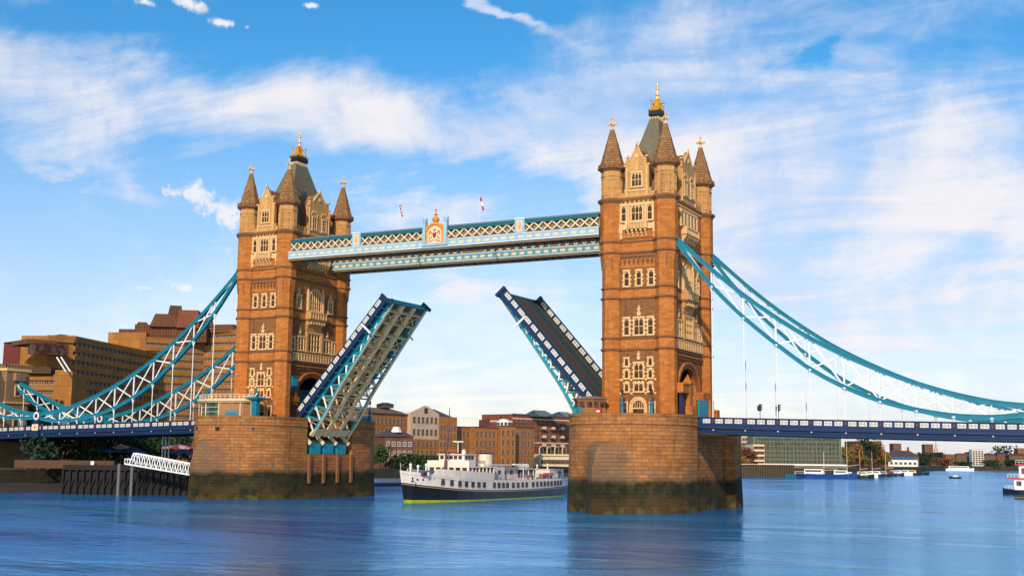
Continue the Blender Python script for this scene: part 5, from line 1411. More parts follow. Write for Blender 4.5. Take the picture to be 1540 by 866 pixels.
def wsrc(key, w, h, gm, fm, sill=True, arch=False):
    if key in WSRC: return WSRC[key]
    q = MB([fm, gm]); q.slot(fm); q.box(-w/2-0.09,-w/2,-0.10,0.05,0,h); q.box(w/2,w/2+0.09,-0.10,0.05,0,h); q.box(-w/2-0.09,w/2+0.09,-0.12,0.05,h,h+0.12)
    q.box(-w/2-0.15,w/2+0.15,-0.2,0.05,-0.14,0); q.box(-0.04,0.04,-0.07,0.0,0,h); q.box(-w/2,w/2,-0.065,0.0,h*0.5-0.03,h*0.5+0.03)
    q.slot(gm); q.box(-w/2,w/2,-0.03,0.03,0,h)
    me = q.build('window'); WSRC[key] = me; me['_u'] = 0
    return me
COUNT = {}
def facade(root, p1, p2, z0, z1, cols, rows, w, h, key, gm=None, fm=None, inset=0.04, skip=None, proud=0.0):
    gm = gm or GLASS; fm = fm or DIMF
    src = wsrc(key, w, h, gm, fm)
    n = away(p1, p2); L = math.dist(p1, p2); d = ((p2[0]-p1[0])/L, (p2[1]-p1[1])/L)
    rz = atan2(d[1], d[0]);
    # local -y must face the camera (-n)
    if (-(-sin(rz))*n[0]) == 0 and False: pass
    fy = (sin(rz), -cos(rz))
    if fy[0]*n[0]+fy[1]*n[1] > 0: rz += pi
    rest = []
    for r in range(rows):
        for c in range(cols):
            if skip and skip(r, c): continue
            u = L*(inset + (1-2*inset)*((c+0.5)/cols)); z = z0 + (z1-z0)*((r+0.5)/rows) - h/2
            P = (p1[0]+d[0]*u-n[0]*proud, p1[1]+d[1]*u-n[1]*proud, z)
            k = COUNT.get(root.name, 0)
            if k < 100:
                o = src if not src['_u'] else src.copy()
                if src['_u']: C.objects.link(o)
                src['_u'] = 1; o.parent = root; o.location = P; o.rotation_euler = (0,0,rz); COUNT[root.name] = k+1
            else: rest.append((P, rz))
    if rest:
        RESTS.setdefault(root.name, [root, {}])[1].setdefault(src.name, [src, []])[1].extend(rest)
RESTS = {}
def flush_rests():
    for rn, (root, dct) in RESTS.items():
        q = None; mats = []; V = []; F = []; MI = []
        for sn, (src, lst) in dct.items():
            me = src.data; idx = []
            for m in me.materials:
                if m not in mats: mats.append(m)
                idx.append(mats.index(m))
            for P, rz in lst:
                k = len(V); c, s = cos(rz), sin(rz)
                V += [(v.co.x*c - v.co.y*s + P[0], v.co.x*s + v.co.y*c + P[1], v.co.z + P[2]) for v in me.vertices]
                for p in me.polygons: F.append(tuple(k+i for i in p.vertices)); MI.append(idx[p.material_index])
        me = bpy.data.meshes.new('window_rows'); me.from_pydata(V, [], F)
        for m in mats: me.materials.append(m)
        for p, i in zip(me.polygons, MI): p.material_index = i
        o = bpy.data.objects.new('window_rows', me); C.objects.link(o); o.parent = root; o['kind'] = 'stuff'
def bld(name, lab, cat='building', group=None): return thing(name, lab, cat, (0,0,0), group=group)
G = 4.5

# the big brown hotel behind the left chains
H = bld('hotel_block', 'huge stepped brown concrete hotel with rows of balconies behind the left chains', 'hotel')
FLOOR = 2.65; HK = 1.235
def hotel_mass(pa, da, pb, db, ytop, depth, cols, at=None, name='wing', z0=G, rows=None, topblank=0):
    da *= HK; db *= HK; a, b = spot(pa, da), spot(pb, db); zt = zat(pa, ytop, da)
    q = MB([HCON, HSHADE, HROOF]); slab(q, a, b, z0, zt, depth)
    n = int((zt - z0 - 1.5 - topblank)/FLOOR)
    if rows is not None: n = rows
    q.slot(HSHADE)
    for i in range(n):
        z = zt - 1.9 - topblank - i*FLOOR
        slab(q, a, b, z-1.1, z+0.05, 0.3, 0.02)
    q.slot(HCON)
    for i in range(n+1):
        z = zt - 1.9 - topblank - i*FLOOR
        slab(q, a, b, z+0.05, z+FLOOR-1.12, 0.2, 0.6)
    q.build(name, H)
    if cols: facade(H, a, b, zt-1.9-topblank-n*FLOOR+FLOOR-2.1+0.0, zt-1.9-topblank+0.85, cols, n, 1.5, 0.95, 'hotel', GLASS, GLITH, inset=0.01, proud=0.10)
    return a, b, zt
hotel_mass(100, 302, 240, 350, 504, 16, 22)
hotel_mass(62, 300, 100, 302, 503, 16, 0, rows=0)
hotel_mass(210, 345, 300, 352, 506, 18, 17)
hotel_mass(300, 352, 359, 345, 496, 18, 11)
hotel_mass(28, 288, 98, 284, 561, 12, 9)
def hmass2(pa, da, pb, db, y0, y1, depth, mat, nm, sx=0.0):
    da *= HK; db *= HK; a, b = spot(pa, da), spot(pb, db); q = MB([mat, HCON]); z0, z1 = zat(pa, y0, da), zat(pa, y1, da)
    if sx:
        n = away(a, b); L = math.dist(a, b); d = ((b[0]-a[0])/L, (b[1]-a[1])/L); g = lambda s, t_, z: (a[0]+d[0]*s+n[0]*t_, a[1]+d[1]*s+n[1]*t_, z)
        q.loft([[g(0,0,z0),g(L,0,z0),g(L,depth,z0),g(0,depth,z0)],[g(sx,sx,z1),g(L-sx,sx,z1),g(L-sx,depth-sx,z1),g(sx,depth-sx,z1)]])
    else: slab(q, a, b, z0, z1, depth)
    q.build(nm, H); return a, b, z0, z1
hmass2(152, 352, 210, 348, 525, 499, 16, HCON, 'penthouse')
hmass2(168, 356, 192, 355, 500, 494, 10, HROOF, 'plant_room')
hmass2(192, 350, 302, 347, 512, 487, 14, HROOF, 'penthouse')
hmass2(193, 350, 214, 350, 490, 483, 8, HROOF, 'plant_room', 0.8)
hmass2(214, 348, 262, 347, 490, 470, 12, HROOF, 'mansard', 1.6)
hmass2(255, 347, 290, 346, 492, 465, 12, BRK2, 'plant_room', 0.6)
hmass2(241, 352, 265, 352, 474, 458, 5, HSHADE, 'rooftop_tank', 0.7)
hmass2(302, 350, 345, 346, 500, 487, 12, HROOF, 'mansard', 1.6)
hmass2(296, 352, 312, 352, 490, 470, 5, HROOF, 'plant_room', 0.5)
hmass2(75, 301, 102, 303, 508, 501, 14, HROOF, 'mansard', 1.5)
hmass2(100, 303, 152, 320, 509, 506, 14, HROOF, 'mansard', 0.6)
hmass2(42, 291, 93, 294, 531, 514, 5, GLASS, 'dark_glazing'); hmass2(28, 293, 80, 296, 516, 508, 12, HROOF, 'mansard', 1.0)
hmass2(30, 286, 68, 284, 561, 551, 10, HSHADE, 'balcony_room')
for a, b, lab in ((80, 90, ''), (90, 100, '')):
    pass
q = MB([WHITE, GLASS]); a = spot(84, 281*HK-2); b = spot(96, 283)
for dx in (0, 1.6): q.bar((a[0]-2+dx, a[1], 33.5), (a[0]+1.2+dx, a[1]+0.5, 29.6), 0.3, 0.3)
q.build('rooflight', H)
q = MB([HCON]); slab(q, spot(97, 283*HK), spot(103, 285*HK), G, zat(97, 556, 283*HK), 4, 0.8); q.build('stair_shaft', H)
RB = bld('red_clad_building', 'dark red clad block left of the brown hotel', 'building')
q = MB([REDB, BRK2]); slab(q, spot(-6, 385), spot(24, 385), G, zat(0, 515, 385), 14); q.slot(BRK2); slab(q, spot(24, 381), spot(44, 381), G, zat(24, 512, 381), 12); q.build('walls', RB)
facade(RB, spot(-6, 385), spot(24, 385), 20, 34, 4, 3, 1.6, 1.4, 'rb')
q = MB(ROOFP); gable(q, spot(-6, 385), spot(40, 383), zat(0, 515, 385), zat(0, 509, 385), 12, 0.3, 2); q.build('roof', RB)

# brick blocks between the towers
def block(name, lab, pa, da, pb, db, ytop, depth, mat, cols, rows, key, ww=1.1, wh=1.6, cat='apartment block', ybot=None, roof=None, fm=None, gm=None, zlo=None, group=None, parapet=True, band=None):
    r = bld(name, lab, cat, group); a, b = spot(pa, da), spot(pb, db); zt = zat((pa+pb)/2, ytop, (da+db)/2)
    q = MB([mat, IVORY]); slab(q, a, b, G-0.3, zt, depth)
    q.build('walls', r)
    if parapet: q = MB(ROOFP); slab(q, a, b, zt, zt+0.35, depth, 0.25); q.build('coping', r)
    if cols: facade(r, a, b, (zlo or G+0.6), zt-0.8, cols, rows, ww, wh, key, gm or GLASS, fm or DIMF, inset=0.02)
    if roof: q = MB(roof[0]); gable(q, a, b, zt+0.1, zat((pa+pb)/2, roof[1], (da+db)/2), depth, 0.5, roof[2]); q.build('roof', r)
    if band:
        q = MB(band[0])
        for y in band[1]: z = zat((pa+pb)/2, y, (da+db)/2); slab(q, a, b, z-0.22, z+0.25, 0.2, 0.16)
        q.build('stone_band', r)
    return r, a, b, zt
r1, a, b, zt = block('brick_office', 'orange brick riverside office with a pale gabled bay between the towers', 556, 424, 618, 440, 623, 18, BRK, 10, 5, 'bo', 1.0, 1.8, 'office building', roof=(ROOFB, 612, 3))
a, b = spot(616.5, 437), spot(659, 447); zt = zat(638, 621, 440); zm = zat(638, 660, 440)
q = MB([PALEB, BRK]); n = away(a, b); L = math.dist(a, b); d = ((b[0]-a[0])/L, (b[1]-a[1])/L)
slab(q, a, b, zm, zt, 14); q.slot(BRK); slab(q, a, b, G-0.3, zm, 14)
q.slot(PALEB)
zg = zat(640, 609.5, 440); g = lambda s, t_, z: (a[0]+d[0]*s+n[0]*t_, a[1]+d[1]*s+n[1]*t_, z)
q.loft([[g(0,0,zt),g(L,0,zt),g(L*0.60,0,zg-0.2),g(L*0.52,0,zg),g(L*0.44,0,zg-0.4)],[g(0,1,zt),g(L,1,zt),g(L*0.60,1,zg-0.2),g(L*0.52,1,zg),g(L*0.44,1,zg-0.4)]])
q.build('gabled_bay', r1)
q = MB([GLASS, IVORY]); cc = g(L*0.52,-0.1,zt+0.9); q.obox((cc[0],cc[1]), d, 0.75, 0.1, zt+0.0, zt+1.9); q.build('oculus', r1)
facade(r1, a, b, zm+0.3, zt-0.3, 6, 2, 1.1, 2.0, 'bo2'); facade(r1, a, b, G+0.5, zm-0.2, 6, 3, 1.0, 1.9, 'bo')
a2, b2 = spot(659, 447), spot(686.5, 452); q = MB(BRK); slab(q, a2, b2, G-0.3, zat(670, 627, 450), 14); q.build('walls', r1)
facade(r1, a2, b2, G+0.5, zat(670, 636, 450), 5, 5, 0.9, 1.6, 'bo3')
q = MB(ROOFP); gable(q, spot(655, 449), spot(676, 452), zat(660, 626.5, 450), zat(660, 614, 450), 16, 0.6, 2.5); q.build('roof', r1)
q = MB([ROOFP, GREYR]); slab(q, spot(571, 438), spot(590, 440), zat(580, 613, 438), zat(580, 608, 438), 4); gable(q, spot(570, 438), spot(591, 440), zat(580, 608, 438), zat(580, 604.5, 438), 4, 0.4, 1.6); q.build('roof_lantern', r1)
for i, (pa, da, pb, db, yt, c) in enumerate(((686.5, 458, 713, 464, 642.5, 4), (713, 460, 752, 468, 643, 6), (752, 466, 775, 470, 641, 3), (775, 476, 803, 484, 643, 5))):
    labs = ['narrow orange brick bay right of the gabled office', 'wide orange brick block behind the ship funnel', 'projecting orange brick bay under the white domed rooflight', 'orange brick block right of the domed rooflight bay']
    rr_, a, b, zt = block('brick_block', labs[i], pa, da, pb, db, yt, 15, BRK, c, 4, 'bb', 0.95, 1.9, group='orange brick blocks behind the ship')
    if i == 2:
        q = MB([WHITE, GLASS]); n = away(a, b); cx, cy = (a[0]+b[0])/2+n[0]*3, (a[1]+b[1])/2+n[1]*3
        q.lathe((cx,cy), [(3.0,zt+0.35),(2.9,zt+1.6),(1.8,zt+2.6),(0.3,zt+3.0)], 12, sx=0.95)
        q.slot(GLASS)
        for k in range(12):
            an = 2*pi*(k+0.5)/12; q.obox((cx+2.82*cos(an), cy+2.95*sin(an)), (-sin(an), cos(an)), 0.5, 0.06, zt+0.5, zt+1.5)
        q.build('domed_rooflight', rr_)
r3, a, b, zt = block('balcony_block', 'red brown brick apartment block with white stone bands and balconies behind the right pier', 770, 515, 872, 548, 626, 18, BRK2, 14, 4, 'bal', 1.1, 1.5, zlo=zat(820, 668, 530), band=(IVORY, (631, 666, 687)))
q = MB(BRK2); slab(q, spot(736, 512), spot(770, 515), G, zat(750, 630, 512), 16); slab(q, spot(754, 518), spot(771, 520), zat(750, 630, 518), zat(760, 622.5, 518), 8); q.build('walls', r3)
q = MB(IVORY); slab(q, spot(736, 512), spot(770, 515), zat(750, 634, 512), zat(750, 632, 512), 1, 0.15); q.build('stone_band', r3)
for (p0, p1, y0, y1) in ((777, 806, 626, 621), (806, 838, 626, 616), (846, 872, 626, 618.5)):
    q = MB([GLASSG, SILV, ROOFP]); a0, b0 = spot(p0, 520), spot(p1, 530); gable(q, a0, b0, zat(p0, y0, 522), zat(p0, y1, 522), 9, 0.1, 3)
    q.build('glazed_roof', r3)
    n = away(a0, b0); L = math.dist(a0, b0); d = ((b0[0]-a0[0])/L, (b0[1]-a0[1])/L); za, zb = zat(p0, y0, 522), zat(p0, y1, 522)
    q = MB(SILV); k = 0
    while k*1.2 < L-6: s = 3+k*1.2; q.bar((a0[0]+d[0]*s, a0[1]+d[1]*s, za+0.1),(a0[0]+d[0]*s+n[0]*4.2, a0[1]+d[1]*s+n[1]*4.2, zb+0.1),0.12,0.12); k += 1
    q.build('glazing_bars', r3)
a, b = spot(772, 514.6), spot(871, 547); L = math.dist(a, b)
for c in range(3):
    for r in range(3):
        u = 0.42+0.14*c; cx, cy = a[0]+(b[0]-a[0])*u, a[1]+(b[1]-a[1])*u; n = away(a, b); z = zat(820, 649+13*r-4, 530)
        q = MB([IVORY, WHITE]); q.obox((cx-n[0]*0.7, cy-n[1]*0.7), (b[0]-a[0], b[1]-a[1]), 1.3, 0.7, z, z+0.15); q.obox((cx-n[0]*1.35, cy-n[1]*1.35), (b[0]-a[0], b[1]-a[1]), 1.3, 0.05, z+0.15, z+1.0); q.build('balcony', r3)
for k in range(4):       # arched ground-floor windows
    px_ = 814+11.5*k; c = spot(px_, 527); q = MB([IVORY, GLASSG]); n = away(a, b); dd = (b[0]-a[0], b[1]-a[1]); Ld = math.hypot(*dd); dd = (dd[0]/Ld, dd[1]/Ld)
    z0 = zat(px_, 684, 527); z1 = zat(px_, 675, 527)
    for rr2, mt, off in ((1.25, IVORY, 0.1), (1.0, GLASSG, 0.16)):
        q.slot(mt); P = [(-rr2, z0), (rr2, z0)] + [(rr2*cos(pi*i/8), z1+rr2*sin(pi*i/8)) for i in range(9)]
        q.loft([[(c[0]+dd[0]*h-n[0]*o, c[1]+dd[1]*h-n[1]*o, z) for h, z in P] for o in (off, off-0.4)])
    q.build('arched_window', r3)
pav = bld('riverside_pavilion', 'low white glazed pavilion on a dark wharf beside the right pier', 'pavilion')
a, b = spot(812, 505), spot(866, 512); q = MB([IVORY, GREYR]); slab(q, a, b, G, zat(830, 685, 508), 8); q.build('walls', pav)
facade(pav, a, b, G+0.3, zat(830, 686, 508)-0.1, 7, 1, 2.4, 1.5, 'pavw')
q = MB(IVORY); slab(q, a, b, zat(830, 685, 508), zat(830, 682.5, 508), 9, 0.6); q.build('roof', pav)
wh = bld('timber_wharf', 'dark timber wharf below the low white pavilion', 'wharf'); a, b = spot(808, 480), spot(868, 486)
q = MB(TIMB); slab(q, a, b, 3.9, 5.0, 24, 0.4); q.build('deck', wh)
for k in range(12):
    u = k/11; q = MB(TIMB); q.tube((a[0]+(b[0]-a[0])*u, a[1]+(b[1]-a[1])*u, -3.5),(a[0]+(b[0]-a[0])*u, a[1]+(b[1]-a[1])*u, 4.0),0.35,n=8); q.build('pile', wh)
r0, a, b, zt = block('dock_house', 'small brown brick house with hipped slate roof in front of the gabled office', 578, 405, 621, 409, 657, 9, BRK3, 5, 3, 'dh', 1.0, 1.3, 'house', roof=(ROOFP, 645, 3.2), fm=WHITE, parapet=False)
q = MB([WHITE, SILV]); c = spot(595, 409); q.loft([[(c[0]-1.6,c[1]-1,zt+1.6),(c[0]+1.6,c[1]-1,zt+1.6),(c[0]+1.6,c[1]+1,zt+1.6),(c[0]-1.6,c[1]+1,zt+1.6)],[(c[0]-0.9,c[1]-0.4,zt+3.4),(c[0]+0.9,c[1]-0.4,zt+3.4),(c[0]+0.9,c[1]+0.4,zt+3.4),(c[0]-0.9,c[1]+0.4,zt+3.4)]]); q.build('rooflight', r0)
# pontoon by the left pier
pt = bld('landing_pontoon', 'dark landing pontoon with white railings behind the left pier', 'pontoon'); a, b = spot(556, 352), spot(606, 358)
q = MB([HULLB, WHITE]); slab(q, a, b, -0.6, 0.9, 5); q.build('hull', pt)
q = MB(WHITE)
for k in range(30): u = k/29; x, y = a[0]+(b[0]-a[0])*u, a[1]+(b[1]-a[1])*u; q.bar((x,y,0.9),(x,y,2.1),0.12,0.12)
for z in (1.3, 1.7, 2.1): q.bar((*a,z),(*b,z),0.12,0.12)
q.build('railing', pt)

# green apartments and the rest of the right bank
r4, a, b, zt = block('glass_apartments', 'green glazed riverside apartments with pale balcony grids seen under the right deck', 1133, 700, 1266, 712, 656, 16, GREENB, 30, 6, 'ga', 1.3, 2.0, zlo=7.0, gm=GLASSGR, fm=GREYB, parapet=False, band=(GREYB, (664, 671, 678, 685, 691)))
q = MB(GREYB)
for k in range(23):
    u = (k+0.3)/23; x, y = a[0]+(b[0]-a[0])*u, a[1]+(b[1]-a[1])*u; n = away(a, b); q.obox((x-n[0]*0.8, y-n[1]*0.8), (b[0]-a[0], b[1]-a[1]), 0.16, 0.2, 5.5, zt-3.2-(k % 4)*0.4)
q.build('balcony_posts', r4)
q = MB([IVORY, GREYB]); slab(q, spot(1133, 690), spot(1150, 692), G, zat(1140, 668, 690), 14); q.build('stone_wing', r4); facade(r4, spot(1133, 690), spot(1150, 692), G+1, zat(1140, 669, 690), 2, 4, 3.0, 1.5, 'gaw')
pw = bld('promenade_wall', 'long white promenade wall below the green apartments', 'wall'); q = MB(WHITE); slab(q, spot(1140, 668), spot(1274, 672), 5.9, 6.7, 0.6); q.build('coping', pw); q = MB(GREYB); slab(q, spot(1140, 668.5), spot(1274, 672.5), 4.5, 5.9, 0.5); q.build('plinth', pw)
tw = bld('timber_wharf', 'long dark piled timber wharf on the right bank below the green apartments', 'wharf'); a, b = spot(1104, 646), spot(1194, 648)
q = MB([TIMB]); slab(q, a, b, -3, 6.2, 3); q.build('face', tw); q = MB(IVORY); slab(q, a, b, 6.2, 6.45, 4, 0.4); q.build('coping', tw)
PILEW = plain('weathered_pile', (0.10,0.07,0.035), 0.85, 0.35, 0.5)
for k in range(36):
    u = k/35; x, y = a[0]+(b[0]-a[0])*u, a[1]+(b[1]-a[1])*u; q = MB(PILEW); q.tube((x,y-0.4,-3),(x,y-0.4,6.0-0.5*random.random()),0.28,n=6); q.build('pile', tw)
FAR = [
 ('brick_warehouse','brown brick warehouse behind the autumn trees right of the green apartments',1284,805,1326,810,664,BRK3,8,4,None),
 ('brick_warehouse','ochre brick warehouse at the water behind the moored boats',1318,842,1336,846,680,BRK,4,4,(ROOFB,676,2)),
 ('white_warehouse','long white warehouse with a blue roof on the far quay',1336,1035,1380,1040,691,WHITE,6,1,(BLUET,687.5,0)),
 ('terrace_block','dark terrace with purple slate roofs above the white warehouse',1335,1120,1382,1125,686,BRK3,9,2,(ROOFP,677,6)),
 ('tower_block','concrete tower block above the terrace on the skyline',1344,1500,1356,1502,667,BRK3,4,8,None),
 ('tower_block','pinkish tower block left of the church spire',1391,1700,1404,1702,668,BRK2,4,9,None),
 ('riverside_block','low red brick block among trees on the far bank',1391,1460,1422,1466,690,BRK2,8,2,(ROOFP,687,4)),
 ('riverside_block','orange brick riverside flats left of the white stepped block',1423,1480,1438,1484,683,BRK,4,5,None),
 ('riverside_block','brown brick flats with many windows beside the white stepped block',1438,1480,1460,1484,684,BRK3,7,5,(ROOFB,681,4)),
 ('stepped_block','tall white stepped apartment block with black window bands on the far bank',1462,1450,1480,1452,676,WHITE,4,7,None),
 ('riverside_block','dark purple brick warehouse right of the white stepped block',1481,1450,1500,1454,684,BRK3,5,4,(ROOFP,681,5)),
 ('riverside_block','dark red warehouse near the right edge of the picture',1500,1450,1518,1454,683,BRK2,5,4,(ROOFP,680,4)),
 ('riverside_block','purple grey warehouse behind the red and white boat',1518,1440,1546,1446,685,BRK3,6,4,(ROOFP,682,3)),
 ('tower_block','orange topped block at the right edge behind the boat',1531,1500,1552,1503,674,BRK,5,6,None),
 ('riverside_block','grey brick block at the left end of the green apartments',1108,740,1131,744,668,GREYB,6,4,None),
 ('riverside_block','pinkish office block above the trees at the left end of the apartments',1116,790,1142,794,655,PALEB,6,6,None),
]
for k, (nm, lab, pa, da, pb, db, yt, mt, c, r, rf) in enumerate(FAR):
    block(nm, lab, pa, da, pb, db, yt, 20, mt, c, r, 'far%d' % (0 if da < 900 else 1), 1.4 if da < 900 else 2.2, 1.5 if da < 900 else 1.6, roof=rf, parapet=rf is None, group='far riverside buildings')
ch = bld('church', 'distant church tower with a thin pale spire', 'church'); c = spot(1408, 1650)
q = MB(GREYB); q.box(c[0]-4,c[0]+4,c[1]-4,c[1]+4,G,zat(1408,683,1650)); q.build('tower', ch); q = MB(PALEB); q.lathe(c, [(3,zat(1408,683,1650)),(2.4,zat(1408,676,1650)),(1.6,zat(1408,672,1650)),(0.1,zat(1408,661,1650))], 8); q.build('spire', ch)
cm = bld('factory_chimney', 'thin dark factory chimney above the terrace roofs', 'chimney'); c = spot(1366, 1140); q = MB(BRK3); q.lathe(c, [(1.3,G),(0.9,zat(1366,673,1140)),(1.1,zat(1366,672,1140))], 8); q.build('stack', cm)

# ------------------------------------------------------------------ trees
LEAFG = leafmat('green_leaves', (0.022,0.045,0.010), (0.055,0.085,0.018)); LEAFD = leafmat('dark_leaves', (0.010,0.026,0.012), (0.025,0.05,0.02))
LEAFO = leafmat('autumn_leaves', (0.20,0.075,0.015), (0.30,0.14,0.025)); LEAFY = leafmat('yellowing_leaves', (0.12,0.10,0.02), (0.20,0.15,0.03)); LEAFR = leafmat('russet_leaves', (0.16,0.04,0.02), (0.10,0.045,0.025))
BARK = plain('bark', (0.05,0.035,0.025), 0.9)
def tree(px, dist, ytop, w, mat, lab, z0=G, leaf=0.9, n=650, cat='tree', group='trees along the river'):
    c = spot(px, dist); zt = zat(px, ytop, dist); h = zt-z0; t = thing('tree', lab, cat, (c[0], c[1], z0), group=group)
    q = MB(BARK); q.tube((0,0,0),(0.1,0,h*0.45),max(0.15,h*0.03),h*0.018,7)
    for k in range(5):
        a = random.random()*2*pi; q.tube((0.1,0,h*(0.3+0.05*k)),(w*0.32*cos(a),w*0.32*sin(a),h*(0.6+0.06*k)),h*0.014,h*0.005,5)
    q.build('trunk', t)
    q = MB(mat); cl = []
    for k in range(11):
        a = random.random()*2*pi; r = w*0.33*sqrt(random.random()); z = h*(0.36+0.52*random.random()); cl.append((r*cos(a), r*sin(a), z, w*(0.16+0.12*random.random())*(1.15-0.5*abs(z/h-0.55))))
    cl.append((0,0,h*0.86,w*0.17))
    for i in range(n):
        cx, cy, cz, cr = random.choice(cl)
        while True:
            v = [random.uniform(-1,1) for _ in range(3)]; l = sqrt(sum(x*x for x in v))
            if 0.1 < l < 1: break
        rr = cr*(0.55+0.5*random.random())/l; p = (cx+v[0]*rr, cy+v[1]*rr, min(h*1.02, cz+v[2]*rr*0.9))
        s_ = leaf*(0.5+0.7*random.random())*min(1.0, w/9)
        d1 = Vector([random.gauss(0,1) for _ in range(3)]).normalized(); d2 = d1.orthogonal().normalized()
        P = Vector(p); k = q.add([tuple(P-d1*s_*0.5), tuple(P+d2*s_*0.5), tuple(P+d1*s_*0.55), tuple(P-d2*s_*0.4)]); q.face((k,k+1,k+2,k+3))
    q.build('crown', t); return t
TR = [
 (50, 352, 588, 14, LEAFD, 'dark green tree behind the left chains beside the gate tower', 900),
 (332, 262, 596, 7, LEAFG, 'green tree rising behind the glass pavilion on the left pier', 700),
 (60, 300, 655, 10, LEAFD, 'dark tree on the quay below the left deck, nearest the gate tower', 600),
 (95, 305, 654, 11, LEAFD, 'second dark tree on the quay below the left deck', 600),
 (128, 310, 652, 12, LEAFG, 'tree with an olive crown on the quay, under the middle of the left deck', 700),
 (160, 315, 655, 10, LEAFD, 'dark tree left of the striped canopy on the quay', 600),
 (205, 315, 654, 12, LEAFD, 'dark tree directly behind the white gangway', 700),
 (235, 325, 652, 12, LEAFG, 'olive tree beside the three white poles on the quay', 700),
 (272, 330, 654, 12, LEAFD, 'dark tree beside the left pier behind the blue canopy', 600),
 (572, 392, 668, 8, LEAFG, 'green tree left of the small slate roofed house', 500),
 (610, 399, 683, 10, LEAFG, 'low spreading green tree in front of the small slate roofed house', 600),
 (640, 404, 686, 9, LEAFG, 'bushy green tree behind the bow of the ship', 600),
 (668, 410, 688, 9, LEAFD, 'dark green tree behind the ship wheelhouse', 500),
 (596, 396, 690, 8, LEAFD, 'small dark bushy tree on the quay left of the ship bow', 400),
 (1112, 690, 676, 9, LEAFO, 'orange autumn tree next to the right pier', 450),
 (1124, 680, 672, 10, LEAFR, 'russet autumn tree left of the green apartments', 450),
 (1119, 670, 686, 7, LEAFO, 'small orange tree on the wharf near the right pier', 350),
 (1272, 720, 672, 13, LEAFY, 'yellowing tree at the right end of the green apartments', 600),
 (1286, 760, 668, 14, LEAFO, 'orange autumn tree behind the sailing barge masts', 600),
 (1303, 790, 659, 19, LEAFD, 'tall dark green tree in the middle of the autumn trees', 800),
 (1316, 800, 664, 15, LEAFO, 'tall orange tree right of the dark green tree', 700),
 (1328, 815, 678, 12, LEAFY, 'yellow green tree above the moored boats', 600),
 (1296, 770, 684, 11, LEAFY, 'low yellowing tree below the tall dark tree', 450),
 (1383, 1150, 688, 16, LEAFD, 'dark green tree right of the white warehouse', 450),
 (1386, 1350, 681, 26, LEAFD, 'broad dark green tree left of the pinkish tower block', 450),
 (1412, 1500, 681, 24, LEAFD, 'broad dark green tree below the church spire', 450),
 (1420, 1380, 691, 20, LEAFR, 'russet tree on the far bank before the brick flats', 350),
 (1400, 1380, 690, 22, LEAFR, 'brown red tree on the far bank below the pinkish tower block', 350),
 (1456, 1500, 680, 16, LEAFD, 'dark tree behind the white stepped block', 350),
 (1508, 1470, 671, 30, LEAFD, 'large dark tree standing above the dark red warehouse', 500),
 (1524, 1420, 692, 24, LEAFD, 'low dark tree near the right edge before the purple warehouse', 350),
 (1490, 1400, 693, 22, LEAFD, 'low dark tree in front of the dark purple warehouse', 350),
 (1446, 1390, 695, 22, LEAFD, 'low dark tree in front of the brown brick flats', 350),
]
for px, d, yt, w_, mt, lab, n in TR: tree(px, d, yt, w_, mt, lab, n=n, leaf=0.9 if d < 500 else (1.3 if d < 900 else 2.4))

# ------------------------------------------------------------------ quay side below the left deck
jt = bld('timber_jetty', 'dark piled timber jetty at the water below the left deck', 'jetty'); a, b = spot(96, 272), spot(292, 264)
q = MB(TIMB); slab(q, a, b, 5.0, 6.0, 4.5, 0.2); q.build('deck', jt)
q = MB(TIMB); slab(q, a, b, -3, 4.6, 0.5, -3.2); q.build('sheeting', jt)
for k in range(20):
    u = k/19; x, y = a[0]+(b[0]-a[0])*u, a[1]+(b[1]-a[1])*u; q = MB(TIMB); q.tube((x,y,-3.5),(x,y,5.2),0.26,n=7); q.build('pile', jt)
q = MB(TIMB)
for k in range(19):
    u, v = k/19, (k+1)/19; P = lambda u, z: (a[0]+(b[0]-a[0])*u, a[1]+(b[1]-a[1])*u, z); q.bar(P(u,1.0),P(v,4.6),0.18,0.2)
q.build('bracing', jt)
for px_, lab in ((180,'tall grey steel pile standing in the water below the left deck'),(199.5,'tall grey steel pile nearer the white gangway')):
    c = spot(px_, 262); o = MB(STEELG); o.tube((c[0],c[1],-3.5),(c[0],c[1],6.4),0.32,n=10); o = o.build('mooring_pile'); tag(o, lab, 'pile', 'steel mooring piles')
qb = bld('quay_beam', 'long brown quay edge beam with a small white notice below the left deck', 'quay edge'); a, b = spot(22, 290), spot(172, 285)
BEAM = plain('rusty_beam', (0.10,0.042,0.018), 0.85, 0.3, 0.3); q = MB(BEAM); slab(q, a, b, 5.1, 6.8, 1.0); q.build('beam', qb)
q = MB(WHITE); c = spot(143, 285.5); q.box(c[0]-0.5,c[0]+0.5,c[1]-0.75,c[1]-0.65,5.9,6.7); q.build('notice', qb)
gw = bld('gangway', 'white lattice gangway sloping down to the left pier', 'gangway')
A = spot(188, 262); Bp = spot(286, 256)
def gp(u, z): return (A[0]+(Bp[0]-A[0])*u, A[1]+(Bp[1]-A[1])*u, z)
zl = lambda u: 6.4-2.0*u
